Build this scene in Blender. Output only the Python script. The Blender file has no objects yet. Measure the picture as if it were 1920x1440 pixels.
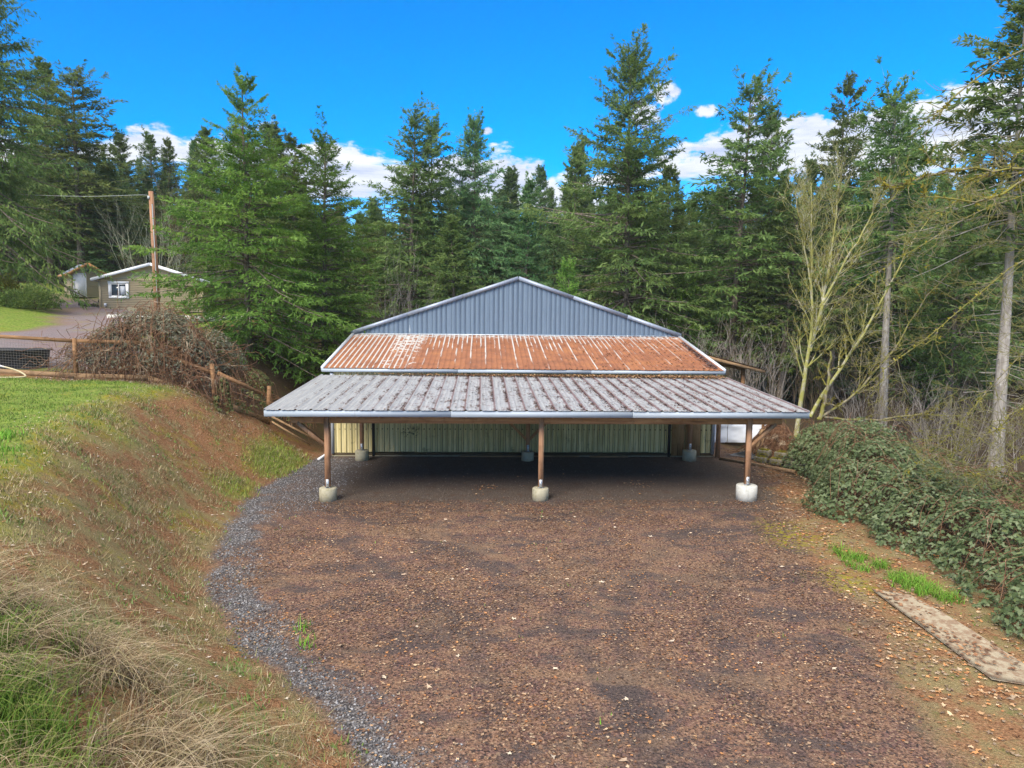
import bpy, math, random
import numpy as np
from math import radians, sin, cos, pi, sqrt
from mathutils import Matrix, Vector, Euler
rng = np.random.default_rng(7)
random.seed(7)
scene = bpy.context.scene
COL = scene.collection
# ---------------------------------------------------------------- camera
cam_d = bpy.data.cameras.new('camera'); cam = bpy.data.objects.new('camera', cam_d); COL.objects.link(cam)
cam_d.sensor_width = 36; cam_d.lens = 24; cam_d.clip_start = 0.1; cam_d.clip_end = 4000
cam.matrix_world = Matrix.Translation((-1.69, 0, 5.29)) @ Matrix.Rotation(radians(-2.55), 4, 'Z') @ Matrix.Rotation(radians(84.6), 4, 'X') @ Matrix.Rotation(radians(0.58), 4, 'Z')
scene.camera = cam
# ---------------------------------------------------------------- node helper
class T:
    def __init__(s, tree): s.nt = tree
    def node(s, typ, ins=None, **props):
        n = s.nt.nodes.new(typ)
        for k, v in props.items(): setattr(n, k, v)
        for k, v in (ins or {}).items():
            if v is None: continue
            sk = n.inputs[k]
            if isinstance(v, bpy.types.NodeSocket): s.nt.links.new(v, sk)
            else:
                if isinstance(v, tuple) and len(v) == 3 and sk.type == 'RGBA': v = v+(1,)
                sk.default_value = v
        return n
    def pos(s): return s.node('ShaderNodeNewGeometry').outputs['Position']
    def obj(s): return s.node('ShaderNodeTexCoord').outputs['Object']
    def rnd(s): return s.node('ShaderNodeObjectInfo').outputs['Random']
    def attr(s, name): return s.node('ShaderNodeAttribute', attribute_name=name)
    def sep(s, v): return s.node('ShaderNodeSeparateXYZ', {0: v}).outputs
    def rgb(s, v): return s.node('ShaderNodeSeparateColor', {0: v}).outputs
    def mapv(s, v, scale=(1, 1, 1), loc=(0, 0, 0), rot=(0, 0, 0)):
        return s.node('ShaderNodeMapping', {'Vector': v, 'Scale': scale, 'Location': loc, 'Rotation': rot}).outputs[0]
    def noise(s, v, scale, detail=3.0, rough=0.55, dist=0.0):
        return s.node('ShaderNodeTexNoise', {'Vector': v, 'Scale': scale, 'Detail': detail, 'Roughness': rough, 'Distortion': dist}).outputs[0]
    def voro(s, v, scale, out='Distance', feat='F1'):
        return s.node('ShaderNodeTexVoronoi', {'Vector': v, 'Scale': scale}, feature=feat).outputs[out]
    def ramp(s, f, stops, mode='LINEAR'):
        n = s.node('ShaderNodeValToRGB', {0: f}); cr = n.color_ramp; cr.interpolation = mode
        while len(cr.elements) < len(stops): cr.elements.new(0.5)
        for e, (p, c) in zip(cr.elements, stops):
            e.position = p
            if not isinstance(c, tuple): c = (c, c, c)
            e.color = c+(1,) if len(c) == 3 else c
        return n.outputs[0]
    def mix(s, f, a, b, mode='MIX'):
        n = s.node('ShaderNodeMix', {0: f, 6: a, 7: b}, data_type='RGBA', blend_type=mode); return n.outputs[2]
    def m(s, op, a, b=None, c=None, clamp=False):
        n = s.node('ShaderNodeMath', {0: a, 1: b, 2: c}, operation=op); n.use_clamp = clamp; return n.outputs[0]
    def step(s, v, a, b):
        n = s.node('ShaderNodeMapRange', {'Value': v, 'From Min': a, 'From Max': b}, interpolation_type='SMOOTHSTEP'); return n.outputs[0]
MATS = {}
def material(name, fn):
    mt = bpy.data.materials.new(name); mt.use_nodes = True; mt.node_tree.nodes.clear()
    t = T(mt.node_tree); r = fn(t)
    col, rough = r[0], r[1]; o = r[2] if len(r) > 2 else {}
    ins = {'Base Color': col, 'Roughness': rough, 'Metallic': o.get('metal', 0.0), 'Specular IOR Level': o.get('spec', 0.3)}
    if 'bump' in o:
        ins['Normal'] = t.node('ShaderNodeBump', {'Height': o['bump'], 'Strength': o.get('bs', 0.5), 'Distance': o.get('bd', 0.01)}).outputs[0]
    sh = t.node('ShaderNodeBsdfPrincipled', ins).outputs[0]
    if o.get('trans'):
        tr = t.node('ShaderNodeBsdfTranslucent', {'Color': col}).outputs[0]
        sh = t.node('ShaderNodeMixShader', {0: o['trans'], 1: sh, 2: tr}).outputs[0]
    t.node('ShaderNodeOutputMaterial', {0: sh}); MATS[name] = mt
    return mt
# ---------------------------------------------------------------- sky and sun
SUN_EL, SUN_AZ = radians(41), radians(212)         # azimuth clockwise from +y: behind the camera, to its left
w = bpy.data.worlds.new('World'); scene.world = w; w.use_nodes = True
w.node_tree.nodes.clear(); t = T(w.node_tree)
sky = t.node('ShaderNodeTexSky', sky_type='NISHITA', sun_disc=False, sun_elevation=SUN_EL, sun_rotation=SUN_AZ, altitude=300, air_density=1.0, dust_density=0.3, ozone_density=4.0)
skyc = t.node('ShaderNodeHueSaturation', {'Hue': 0.506, 'Saturation': 1.55, 'Value': 1.10, 'Color': sky.outputs[0]}).outputs[0]
gen = t.node('ShaderNodeTexCoord').outputs['Generated']
sx, sy, sz = t.sep(gen)[:3]
az = t.m('MULTIPLY', t.m('ARCTAN2', sx, sy), 180/pi)
el = t.m('MULTIPLY', t.m('ARCSINE', sz), 180/pi)
ae = t.node('ShaderNodeCombineXYZ', {0: az, 1: el}).outputs[0]
azn = t.m('ADD', t.m('DIVIDE', az, 360.0), 0.5)
# a bank of cumulus low over the woods: height of its top by azimuth
def azs(lst): return [((a+180)/360, v/20) for a, v in lst]
top = t.m('MULTIPLY', t.ramp(azn, azs([(-180, 13), (-60, 12), (-32, 11), (-24, 13.4), (-15, 13.9), (-6, 13.0), (3, 13.4), (8, 11.6), (13, 12.5), (17, 14.0), (21, 15.6), (26, 15.2), (35, 16.0), (50, 15), (110, 12), (180, 13)])), 20.0)
bump = t.noise(t.mapv(ae, (0.16, 0.35, 1)), 1.6, 6, 0.62)
topn = t.m('ADD', top, t.m('MULTIPLY', t.m('SUBTRACT', bump, 0.5), 7.0))
hole = t.noise(t.mapv(ae, (0.05, 0.22, 1), (3, 1, 0)), 1.7, 5, 0.6)
band = t.step(t.m('SUBTRACT', topn, el), 0.0, 0.9)
band = t.m('MULTIPLY', band, t.step(t.m('ADD', t.m('SUBTRACT', el, 9.6), t.m('MULTIPLY', t.m('SUBTRACT', hole, 0.5), 16.0)), -0.3, 1.2))
# small puffs above it
puff = None
for a, e, ra, re in ((14.6, 17.5, 1.3, 0.9), (13.0, 15.9, 1.4, 1.2), (17.8, 16.0, 1.1, 0.5), (21.7, 16.4, 0.8, 0.45), (0.3, 14.9, 0.5, 0.35)):
    q = t.m('ADD', t.m('POWER', t.m('ABSOLUTE', t.m('DIVIDE', t.m('SUBTRACT', az, a), ra)), 2.0), t.m('POWER', t.m('ABSOLUTE', t.m('DIVIDE', t.m('SUBTRACT', el, e), re)), 2.0))
    q = t.step(t.m('ADD', t.m('SUBTRACT', 1.0, q), t.m('MULTIPLY', t.m('SUBTRACT', t.noise(ae, 1.3, 5, 0.6), 0.5), 3.0)), 0.0, 0.9)
    puff = q if puff is None else t.m('MAXIMUM', puff, q)
# cloud over the unseen rest of the sky, thickened as neutral fill light
hi = t.node('ShaderNodeVectorMath', {0: gen, 1: t.node('ShaderNodeCombineXYZ', {0: t.m('ADD', t.m('ABSOLUTE', sz), 0.12), 1: t.m('ADD', t.m('ABSOLUTE', sz), 0.12), 2: 1.0}).outputs[0]}, operation='DIVIDE').outputs[0]
over = t.m('MULTIPLY', t.step(t.noise(hi, 1.4, 6, 0.58), 0.26, 0.38), t.step(el, 24.5, 40))
mask = t.m('MAXIMUM', t.m('MAXIMUM', band, puff), over)
shade = t.noise(t.mapv(ae, (0.07, 0.42, 1), (7, 2, 0)), 1.5, 5, 0.6)
cloud = t.ramp(shade, [(0.36, (2.5, 2.85, 3.8)), (0.52, (3.8, 3.95, 4.3)), (0.60, (4.35, 4.4, 4.5))])
fill_deck = t.ramp(shade, [(0.36, (7.0, 6.8, 6.6)), (0.6, (10.6, 10.1, 9.3))])        # the broken deck overhead, unseen, made brighter and warmer for neutral fill
cloud = t.mix(t.step(el, 24, 40), cloud, fill_deck)
skymix = t.mix(t.m('MULTIPLY', mask, 0.96), skyc, cloud)
bg = t.node('ShaderNodeBackground', {0: skymix, 1: 0.1})
t.node('ShaderNodeOutputWorld', {0: bg.outputs[0]})
sun_d = bpy.data.lights.new('sun', 'SUN'); sun = bpy.data.objects.new('sun', sun_d); COL.objects.link(sun)
sun_d.energy = 2.3; sun_d.angle = radians(28); sun_d.color = (1.0, 0.91, 0.77)
sd = Vector((sin(SUN_AZ)*cos(SUN_EL), cos(SUN_AZ)*cos(SUN_EL), sin(SUN_EL)))
sun.rotation_euler = sd.to_track_quat('Z', 'Y').to_euler()
scene.view_settings.view_transform = 'Standard'; scene.view_settings.look = 'None'
scene.view_settings.exposure = 1.3; scene.view_settings.gamma = 1.0; scene.view_settings.use_curve_mapping = False
# ---------------------------------------------------------------- terrain height (metres, z up, the barn axis along +y)
def _hash(ix, iy, s):
    n = (ix.astype(np.int64)*374761393 + iy.astype(np.int64)*668265263 + s*1274126177) & 0xffffffff
    n = ((n ^ (n >> 13))*1274126177) & 0xffffffff
    return ((n ^ (n >> 16)) & 0xffff)/65535.0
def vnoise(x, y, s=0):
    x = np.asarray(x, float); y = np.asarray(y, float)
    ix = np.floor(x); iy = np.floor(y); fx = x-ix; fy = y-iy
    fx = fx*fx*(3-2*fx); fy = fy*fy*(3-2*fy)
    a = _hash(ix, iy, s); b = _hash(ix+1, iy, s); c = _hash(ix, iy+1, s); d = _hash(ix+1, iy+1, s)
    return (a*(1-fx)+b*fx)*(1-fy)+(c*(1-fx)+d*fx)*fy
def fbm(x, y, sc=1.0, oc=4, s=0):
    t = 0; a = 1.0; w = 0
    for k in range(oc):
        t = t+a*vnoise(np.asarray(x)*sc, np.asarray(y)*sc, s+k*17); w += a; a *= 0.5; sc *= 2.03
    return t/w
def sstep(a, b, x):
    t = np.clip((np.asarray(x, float)-a)/(b-a), 0, 1); return t*t*(3-2*t)
FOOT_Y = [-60, 4, 7.66, 9.94, 11.35, 13.23, 15.08, 19.56, 22.5, 24.2, 25.5, 28, 34, 60, 90, 400]
FOOT_X = [-2.2, -2.2, -2.94, -4.73, -5.95, -7.09, -7.65, -8.45, -8.45, -8.1, -7.85, -7.95, -8.2, -9, -14, -14]
CR_Y = [-60, 5, 10.3, 11.2, 13.6, 18, 22, 26, 34, 60, 90, 400]
CR_X = [-8.4, -8.8, -9.9, -10.1, -10.9, -12.2, -13.2, -12.8, -13.0, -20, -40, -40]
def foot_x(y): return np.interp(y, FOOT_Y, FOOT_X)
def crest_x(y): return np.interp(y, CR_Y, CR_X)
def padr_x(y): return np.interp(y, [-60, 4, 7.46, 9.7, 11.1, 14.2, 18.3, 22.5, 25.5, 34], [3.2, 3.2, 4.06, 4.83, 5.15, 6.0, 6.94, 8.1, 8.6, 9.0])
def height(x, y):
    x = np.asarray(x, float); y = np.asarray(y, float)
    f = foot_x(y); c = crest_x(y)
    t = np.clip((f-x)/(f-c), 0, 1)
    e = 0.35*t+0.65*sstep(0, 1, t)
    zc = np.interp(y, [4, 9, 16, 22, 30], [2.45, 2.5, 2.75, 2.9, 2.85])+np.clip(y-25, 0, 40)*0.118+np.clip(y-65, 0, 60)*0.03
    z = zc*e+np.clip(c-x, 0, 25)*0.035
    # grass island left of the drive
    z = z+0.9*np.exp(-(((x+30.5)/4.2)**2+((y-37.5)/4.5)**2))
    # right: the yard falls away beyond the bramble hedge
    r = np.clip(x-8.6, 0, 16)
    z = z-0.12*r*sstep(-5, 12, y)-0.5*sstep(16, 40, x)
    z = z+sstep(48, 110, y)*3.0*sstep(-20, 0, x)
    rough = np.clip(t*1.4, 0, 1)*0.10+sstep(8, 12, x)*0.25+sstep(36, 48, y)*0.3
    z = z+rough*(fbm(x, y, 0.55, 3, 5)-0.5)*1.6
    z = z+(fbm(x, y, 0.9, 4, 9)-0.5)*(0.05+0.10*np.clip(t*3, 0, 1))
    return z
# ---------------------------------------------------------------- mesh helpers
def mesh_np(name, V, F3=None, F4=None, mt=None, smooth=False, col=None, col2=None, col3=None):
    me = bpy.data.meshes.new(name)
    V = np.ascontiguousarray(V, np.float32)
    me.vertices.add(len(V)); me.vertices.foreach_set('co', V.ravel())
    n3 = 0 if F3 is None else len(F3); n4 = 0 if F4 is None else len(F4)
    idx = []; 
    if n3: idx.append(np.asarray(F3, np.int32).ravel())
    if n4: idx.append(np.asarray(F4, np.int32).ravel())
    idx = np.concatenate(idx)
    me.loops.add(len(idx)); me.loops.foreach_set('vertex_index', idx)
    st = np.concatenate([np.arange(n3)*3, n3*3+np.arange(n4)*4]).astype(np.int32)
    tot = np.concatenate([np.full(n3, 3), np.full(n4, 4)]).astype(np.int32)
    me.polygons.add(n3+n4); me.polygons.foreach_set('loop_start', st); me.polygons.foreach_set('loop_total', tot)
    if smooth: me.polygons.foreach_set('use_smooth', np.ones(n3+n4, bool))
    for nm, c in (('tint', col), ("tint2", col2), ("tint3", col3)):
        if c is not None:
            c = np.asarray(c, np.float32)
            if c.shape[1] == 3: c = np.concatenate([c, np.ones((len(c), 1), np.float32)], 1)
            a = me.attributes.new(nm, 'FLOAT_COLOR', 'POINT'); a.data.foreach_set('color', np.ascontiguousarray(c).ravel())
    me.update(); me.validate()
    if mt: me.materials.append(MATS[mt])
    return me
def wloc(o):
    v = np.zeros(3)
    while o is not None:
        v += np.array(o.location); o = o.parent
    return v
def link(name, me, parent=None, loc=None):
    o = bpy.data.objects.new(name, me); COL.objects.link(o)
    if parent is not None: o.parent = parent
    if loc is not None: o.location = loc
    return o
def tag(o, label=None, cat=None, group=None, kind=None):
    for k, v in (('label', label), ('category', cat), ('group', group), ('kind', kind)):
        if v: o[k] = v
    return o
def thing(name, loc, label, cat, group=None):
    o = bpy.data.objects.new(name, None); COL.objects.link(o); o.location = loc; o.empty_display_size = 0.2
    return tag(o, label, cat, group)
class G:
    def __init__(s): s.V = []; s.F3 = []; s.F4 = []; s.C = []; s.n = 0
    def add(s, V, F3=None, F4=None, c=None):
        V = np.asarray(V, float).reshape(-1, 3)
        if F3 is not None and len(F3): s.F3.append(np.asarray(F3).reshape(-1, 3)+s.n)
        if F4 is not None and len(F4): s.F4.append(np.asarray(F4).reshape(-1, 4)+s.n)
        s.V.append(V); s.n += len(V)
        c = np.zeros((len(V), 3)) if c is None else np.broadcast_to(np.asarray(c, float), (len(V), 3))
        s.C.append(c); return s
    def box(s, c, d, rz=0, rx=0, ry=0, cc=None):
        h = np.array(d)/2.0
        v = np.array([[x, y, z] for x in (-1, 1) for y in (-1, 1) for z in (-1, 1)])*h
        if rz or rx or ry: v = v @ np.array(Euler((rx, ry, rz)).to_matrix()).T
        return s.add(v+np.array(c), None, [[0, 1, 3, 2], [4, 6, 7, 5], [0, 4, 5, 1], [2, 3, 7, 6], [0, 2, 6, 4], [1, 5, 7, 3]], cc)
    def bar(s, p0, p1, wd, ht, up=(0, 0, 1), cc=None):
        p0 = np.array(p0, float); p1 = np.array(p1, float); d = p1-p0; L = np.linalg.norm(d); d /= L
        u = np.array(up, float); sd_ = np.cross(d, u)
        if np.linalg.norm(sd_) < 1e-3: sd_ = np.cross(d, (1, 0, 0))
        sd_ /= np.linalg.norm(sd_); u = np.cross(sd_, d)
        v = [p+a*sd_*wd/2+b*u*ht/2 for p in (p0, p1) for a in (-1, 1) for b in (-1, 1)]
        return s.add(v, None, [[0, 1, 3, 2], [4, 6, 7, 5], [0, 4, 5, 1], [2, 3, 7, 6], [0, 2, 6, 4], [1, 5, 7, 3]], cc)
    def tubes(s, P, R, ns=4, c=None, cap=False):
        P = np.asarray(P, float); N, K, _ = P.shape; R = np.broadcast_to(np.asarray(R, float), (N, K))
        Tn = np.gradient(P, axis=1); Tn /= np.linalg.norm(Tn, axis=2, keepdims=True)+1e-9
        mt_ = P[:, -1]-P[:, 0]; mt_ /= np.linalg.norm(mt_, axis=1, keepdims=True)+1e-9
        ref = np.where(np.abs(mt_[:, 2:3]) < 0.85, np.array([[0, 0, 1.0]]), np.array([[1.0, 0, 0]]))[:, None, :]
        U = np.cross(Tn, np.broadcast_to(ref, Tn.shape)); U /= np.linalg.norm(U, axis=2, keepdims=True)+1e-9
        Wv = np.cross(Tn, U); a = np.arange(ns)*2*pi/ns
        ring = P[:, :, None]+R[:, :, None, None]*(np.cos(a)[None, None, :, None]*U[:, :, None]+np.sin(a)[None, None, :, None]*Wv[:, :, None])
        base = (np.arange(N)*K*ns)[:, None, None]+(np.arange(K-1)*ns)[None, :, None]
        i = np.arange(ns)[None, None]; j = (i+1) % ns
        f = np.stack([base+i, base+j, base+ns+j, base+ns+i], -1).reshape(-1, 4)
        F3 = None
        if cap:
            F3 = []
            for n in range(N):
                b0 = n*K*ns; b1 = b0+(K-1)*ns
                for q in range(1, ns-1): F3 += [[b0, b0+q+1, b0+q], [b1, b1+q, b1+q+1]]
        if c is not None and np.ndim(c) == 2: c = np.repeat(c, K*ns, 0)
        return s.add(ring.reshape(-1, 3), F3, f, c)
    def leaves(s, O, D, L, Wd, S=None, fold=0.0, c=None):
        """diamond leaf quads: origin, direction, length, width, side vector"""
        N = len(O); D = D/(np.linalg.norm(D, axis=1, keepdims=True)+1e-9)
        if S is None: S = rng.normal(size=(N, 3))
        S = S-D*np.sum(S*D, 1, keepdims=True); S /= np.linalg.norm(S, axis=1, keepdims=True)+1e-9
        L = np.broadcast_to(L, (N,))[:, None]; Wd = np.broadcast_to(Wd, (N,))[:, None]
        Nn = np.cross(D, S)
        v = np.stack([O, O+D*L*0.42+S*Wd/2+Nn*Wd*fold, O+D*L, O+D*L*0.42-S*Wd/2+Nn*Wd*fold], 1).reshape(-1, 3)
        f = np.arange(N*4).reshape(N, 4)
        if c is not None and np.ndim(c) == 2: c = np.repeat(c, 4, 0)
        return s.add(v, None, f, c)
    def cyl(s, c, r, h, ns=20, r2=None, cc=None, bev=0.0):
        r2 = r if r2 is None else r2
        prof = [(r, 0), (r2, h)] if not bev else [(r, 0), (r2, h-bev), (r2-bev, h)]
        a = np.arange(ns)*2*pi/ns; v = []
        for rr, z in prof: v.append(np.stack([c[0]+rr*np.cos(a), c[1]+rr*np.sin(a), np.full(ns, c[2]+z)], 1))
        v = np.concatenate(v+[np.array([[c[0], c[1], c[2]+h], [c[0], c[1], c[2]]])]); k = len(prof); f = []
        for q in range(k-1): f += [[q*ns+i, q*ns+(i+1) % ns, (q+1)*ns+(i+1) % ns, (q+1)*ns+i] for i in range(ns)]
        t3 = [[(k-1)*ns+i, (k-1)*ns+(i+1) % ns, k*ns] for i in range(ns)]+[[(i+1) % ns, i, k*ns+1] for i in range(ns)]
        return s.add(v, t3, f, cc)
    def mesh(s, name, mt, smooth=False, off=None):
        V = np.concatenate(s.V)
        if off is not None: V = V-np.asarray(off)
        return mesh_np(name, V, np.concatenate(s.F3) if s.F3 else None, np.concatenate(s.F4) if s.F4 else None, mt, smooth, np.concatenate(s.C))
    def build(s, name, mt, parent=None, smooth=False, origin=None):
        """world-space vertices -> one object; its origin is its parent's, or the given point"""
        if parent is not None:
            o = link(name, s.mesh(name, mt, smooth, wloc(parent)), parent)
        else:
            origin = np.zeros(3) if origin is None else np.asarray(origin, float)
            o = link(name, s.mesh(name, mt, smooth, origin), None, origin)
        return o
    pass
def local(g, name, mt, parent, smooth=False):
    return link(name, g.mesh(name, mt, smooth), parent)
def unit(v): v = np.asarray(v, float); return v/(np.linalg.norm(v, axis=-1, keepdims=True)+1e-9)
def smooth_path(pts, n):
    pts = np.asarray(pts, float); k = len(pts)
    p = np.concatenate([[2*pts[0]-pts[1]], pts, [2*pts[-1]-pts[-2]]])
    u = np.linspace(0, k-1-1e-6, n); i = u.astype(int); f = (u-i)[:, None]
    a, b, c, d = p[i], p[i+1], p[i+2], p[i+3]
    return 0.5*((2*b)+(-a+c)*f+(2*a-5*b+4*c-d)*f**2+(-a+3*b-3*c+d)*f**3)
# ---------------------------------------------------------------- materials
def ground_fn(t):
    p = t.pos(); m1 = t.rgb(t.attr('tint').outputs['Color']); m2 = t.rgb(t.attr('tint2').outputs['Color'])
    big = t.noise(p, 0.45, 4); mid = t.noise(p, 2.6, 4, 0.65); fine = t.noise(p, 22, 3, 0.7); vf = t.noise(p, 75, 2, 0.6)
    cell = t.rgb(t.voro(p, 34, 'Color')); cell2 = t.rgb(t.voro(p, 17, 'Color'))
    # leaf-littered brown crushed rock
    g = t.ramp(fine, [(0.30, (0.030, 0.022, 0.020)), (0.48, (0.150, 0.086, 0.058)), (0.62, (0.245, 0.148, 0.10)), (0.78, (0.39, 0.27, 0.185))])
    gm = t.ramp(fine, [(0.30, (0.030, 0.022, 0.020)), (0.52, (0.120, 0.066, 0.056)), (0.75, (0.26, 0.165, 0.135))])
    g = t.mix(t.step(mid, 0.42, 0.62), g, gm)
    g = t.mix(t.m('MULTIPLY', t.step(cell[0], 0.88, 0.95), 0.5), g, (0.33, 0.23, 0.145))
    g = t.mix(t.m('MULTIPLY', t.step(cell[1], 0.82, 0.9), 0.8), g, (0.022, 0.020, 0.022))
    # wheel-churned darker patches
    tr = t.step(t.noise(t.mapv(p, (0.42, 0.75, 1)), 1.15, 6, 0.68, 1.2), 0.49, 0.60)
    g = t.mix(t.m('MULTIPLY', tr, 0.75), g, t.ramp(vf, [(0.35, (0.020, 0.018, 0.021)), (0.7, (0.105, 0.085, 0.083))]))
    for cxx, cyy, rr_ in ((-13.5, 7.0, 12.2), (-13.5, 7.0, 13.9), (11.5, 9.0, 11.0), (11.5, 9.0, 9.4), (4.0, 2.0, 11.6)):      # wheel tracks curving in under the roof
        dx = t.m('SUBTRACT', t.sep(p)[0], cxx); dy = t.m('SUBTRACT', t.sep(p)[1], cyy); rd = t.m('SQRT', t.m('ADD', t.m('MULTIPLY', dx, dx), t.m('MULTIPLY', dy, dy)))
        tk = t.m('SUBTRACT', 1.0, t.step(t.m('ABSOLUTE', t.m('ADD', t.m('SUBTRACT', rd, rr_), t.m('MULTIPLY', t.m('SUBTRACT', mid, 0.5), 0.5))), 0.06, 0.30))
        tk = t.m('MULTIPLY', tk, t.step(t.noise(t.mapv(p, loc=(rr_, 0, 0)), 0.8, 4, 0.7), 0.38, 0.52))
        g = t.mix(t.m('MULTIPLY', tk, 0.62), g, t.ramp(fine, [(0.35, (0.020, 0.017, 0.018)), (0.7, (0.11, 0.085, 0.08))]))
    tn = t.step(t.noise(t.mapv(p, (0.5, 0.8, 1), (7, 3, 0)), 0.9, 5, 0.65, 0.8), 0.50, 0.62)
    g = t.mix(t.m('MULTIPLY', tn, 0.40), g, t.ramp(fine, [(0.3, (0.10, 0.060, 0.036)), (0.7, (0.30, 0.20, 0.125))]))
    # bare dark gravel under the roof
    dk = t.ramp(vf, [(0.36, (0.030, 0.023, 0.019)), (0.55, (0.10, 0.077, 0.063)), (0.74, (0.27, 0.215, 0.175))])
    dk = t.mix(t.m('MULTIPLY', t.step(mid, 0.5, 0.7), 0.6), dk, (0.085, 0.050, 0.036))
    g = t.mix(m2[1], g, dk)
    # coarse grey gravel
    gr = t.ramp(cell[2], [(0.0, (0.029, 0.028, 0.030)), (0.6, (0.084, 0.081, 0.086)), (1.0, (0.20, 0.195, 0.20))])
    g = t.mix(m1[0], g, gr)
    # dry bank soil
    so = t.ramp(fine, [(0.28, (0.065, 0.032, 0.015)), (0.5, (0.20, 0.098, 0.047)), (0.7, (0.34, 0.195, 0.105))])
    dg = t.ramp(vf, [(0.3, (0.095, 0.075, 0.032)), (0.55, (0.22, 0.175, 0.080)), (0.75, (0.40, 0.33, 0.19))])
    so = t.mix(t.step(t.m('SUBTRACT', t.noise(p, 1.3, 6, 0.72), t.m('MULTIPLY', t.step(t.sep(p)[1], 17, 23), 0.10)), 0.40, 0.60), so, dg)
    so = t.mix(t.m('MULTIPLY', t.step(t.noise(t.mapv(p, loc=(9, 3, 0)), 2.1, 5, 0.7), 0.56, 0.66), 0.7), so, (0.085, 0.105, 0.028))
    g = t.mix(m1[2], g, so)
    # turf
    gs = t.ramp(t.noise(p, 9, 4, 0.7), [(0.3, (0.060, 0.095, 0.014)), (0.5, (0.135, 0.20, 0.030)), (0.72, (0.23, 0.27, 0.06))])
    gs = t.mix(t.m('MULTIPLY', t.step(mid, 0.52, 0.68), 0.65), gs, (0.20, 0.19, 0.055))
    g = t.mix(m1[1], g, gs)
    # purple-grey drive
    dv = t.ramp(vf, [(0.3, (0.09, 0.073, 0.078)), (0.55, (0.20, 0.168, 0.18)), (0.75, (0.32, 0.28, 0.29))])
    dv = t.mix(t.step(big, 0.45, 0.6), dv, t.mix(0.5, dv, (0.19, 0.12, 0.115)))
    g = t.mix(m2[0], g, dv)
    # woodland floor
    ff = t.ramp(fine, [(0.3, (0.022, 0.015, 0.010)), (0.55, (0.075, 0.048, 0.028)), (0.75, (0.15, 0.10, 0.06))])
    ff = t.mix(t.m('MULTIPLY', t.step(mid, 0.5, 0.65), 0.6), ff, (0.055, 0.06, 0.02))
    g = t.mix(m2[2], g, ff)
    # moss
    ms = t.m('MULTIPLY', t.rgb(t.attr('tint3').outputs['Color'])[0], t.step(t.noise(p, 7, 4, 0.7), 0.42, 0.6))
    g = t.mix(ms, g, t.ramp(vf, [(0.3, (0.13, 0.12, 0.008)), (0.7, (0.30, 0.26, 0.02))]))
    h = t.m('ADD', t.m('MULTIPLY', fine, 1.0), t.m('MULTIPLY', t.voro(p, 38), 0.6))
    return g, 0.9, {'bump': h, 'bs': 0.9, 'bd': 0.035, 'spec': 0.15}
material('ground', ground_fn)
def foliage_fn(a, b, c, hue=0.045):
    def f(t):
        at = t.rgb(t.attr('tint').outputs['Color'])
        col = t.ramp(at[0], [(0.0, a), (0.5, b), (1.0, c)])
        col = t.mix(t.m('MULTIPLY', at[1], 0.45), col, (b[0]*1.5, b[1]*1.15, b[2]*0.8))
        r = t.rnd()
        col = t.node('ShaderNodeHueSaturation', {'Hue': t.m('ADD', 0.5-hue/2, t.m('MULTIPLY', r, hue)), 'Saturation': 1.0, 'Value': t.m('ADD', 0.82, t.m('MULTIPLY', r, 0.50)), 'Color': col}).outputs[0]
        return col, 0.6, {'trans': 0.45, 'spec': 0.2}
    return f
material('needles_dark', foliage_fn((0.050, 0.090, 0.024), (0.102, 0.165, 0.044), (0.18, 0.245, 0.075)))
material('needles_teal', foliage_fn((0.048, 0.098, 0.038), (0.098, 0.175, 0.066), (0.175, 0.255, 0.105)))
material('needles_bright', foliage_fn((0.052, 0.115, 0.020), (0.112, 0.22, 0.036), (0.20, 0.325, 0.065), 0.01))
material('needles_olive', foliage_fn((0.048, 0.092, 0.022), (0.105, 0.17, 0.042), (0.185, 0.24, 0.07), 0.01))
material('bramble_leaf', foliage_fn((0.075, 0.12, 0.045), (0.16, 0.225, 0.10), (0.33, 0.39, 0.23), 0.01))
material('bramble_grey', foliage_fn((0.085, 0.075, 0.05), (0.17, 0.17, 0.115), (0.33, 0.325, 0.24), 0.01))
material('scrub_leaf', foliage_fn((0.055, 0.075, 0.025), (0.12, 0.145, 0.055), (0.22, 0.22, 0.09), 0.01))
material('shrub_leaf', foliage_fn((0.05, 0.075, 0.012), (0.115, 0.15, 0.02), (0.20, 0.22, 0.04), 0.05))
def tintcol(rough=0.8, trans=0.0, spec=0.2):
    return lambda t: (t.attr('tint').outputs['Color'], rough, {'trans': trans, 'spec': spec})
material('grass_blade', tintcol(0.7, 0.25))
material('fallen_leaf', tintcol(0.75, 0.1))
material('stone_chip', tintcol(0.85))
def bark_fn(a, b, c=None, mossy=0.0, mc=(0.20, 0.19, 0.015)):
    def f(t):
        p = t.obj(); n = t.noise(t.mapv(p, (9, 9, 1.6)), 1.0, 5, 0.7)
        col = t.mix(t.step(n, 0.35, 0.65), a, b)
        if c: col = t.mix(t.step(t.noise(p, 2.2, 4, 0.7), 0.55, 0.66), col, c)
        if mossy: col = t.mix(t.m('MULTIPLY', t.step(t.noise(t.mapv(p, loc=(4, 4, 4)), 3.2, 4, 0.7), 0.62-0.3*mossy, 0.7-0.2*mossy), 0.9), col, mc)
        return col, 0.9, {'bump': n, 'bs': 0.5, 'bd': 0.03, 'spec': 0.15}
    return f
material('fir_bark', bark_fn((0.075, 0.058, 0.045), (0.19, 0.155, 0.125), (0.27, 0.235, 0.20)))
material('pale_bark', bark_fn((0.21, 0.185, 0.16), (0.34, 0.31, 0.275), (0.40, 0.375, 0.34)))
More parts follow.
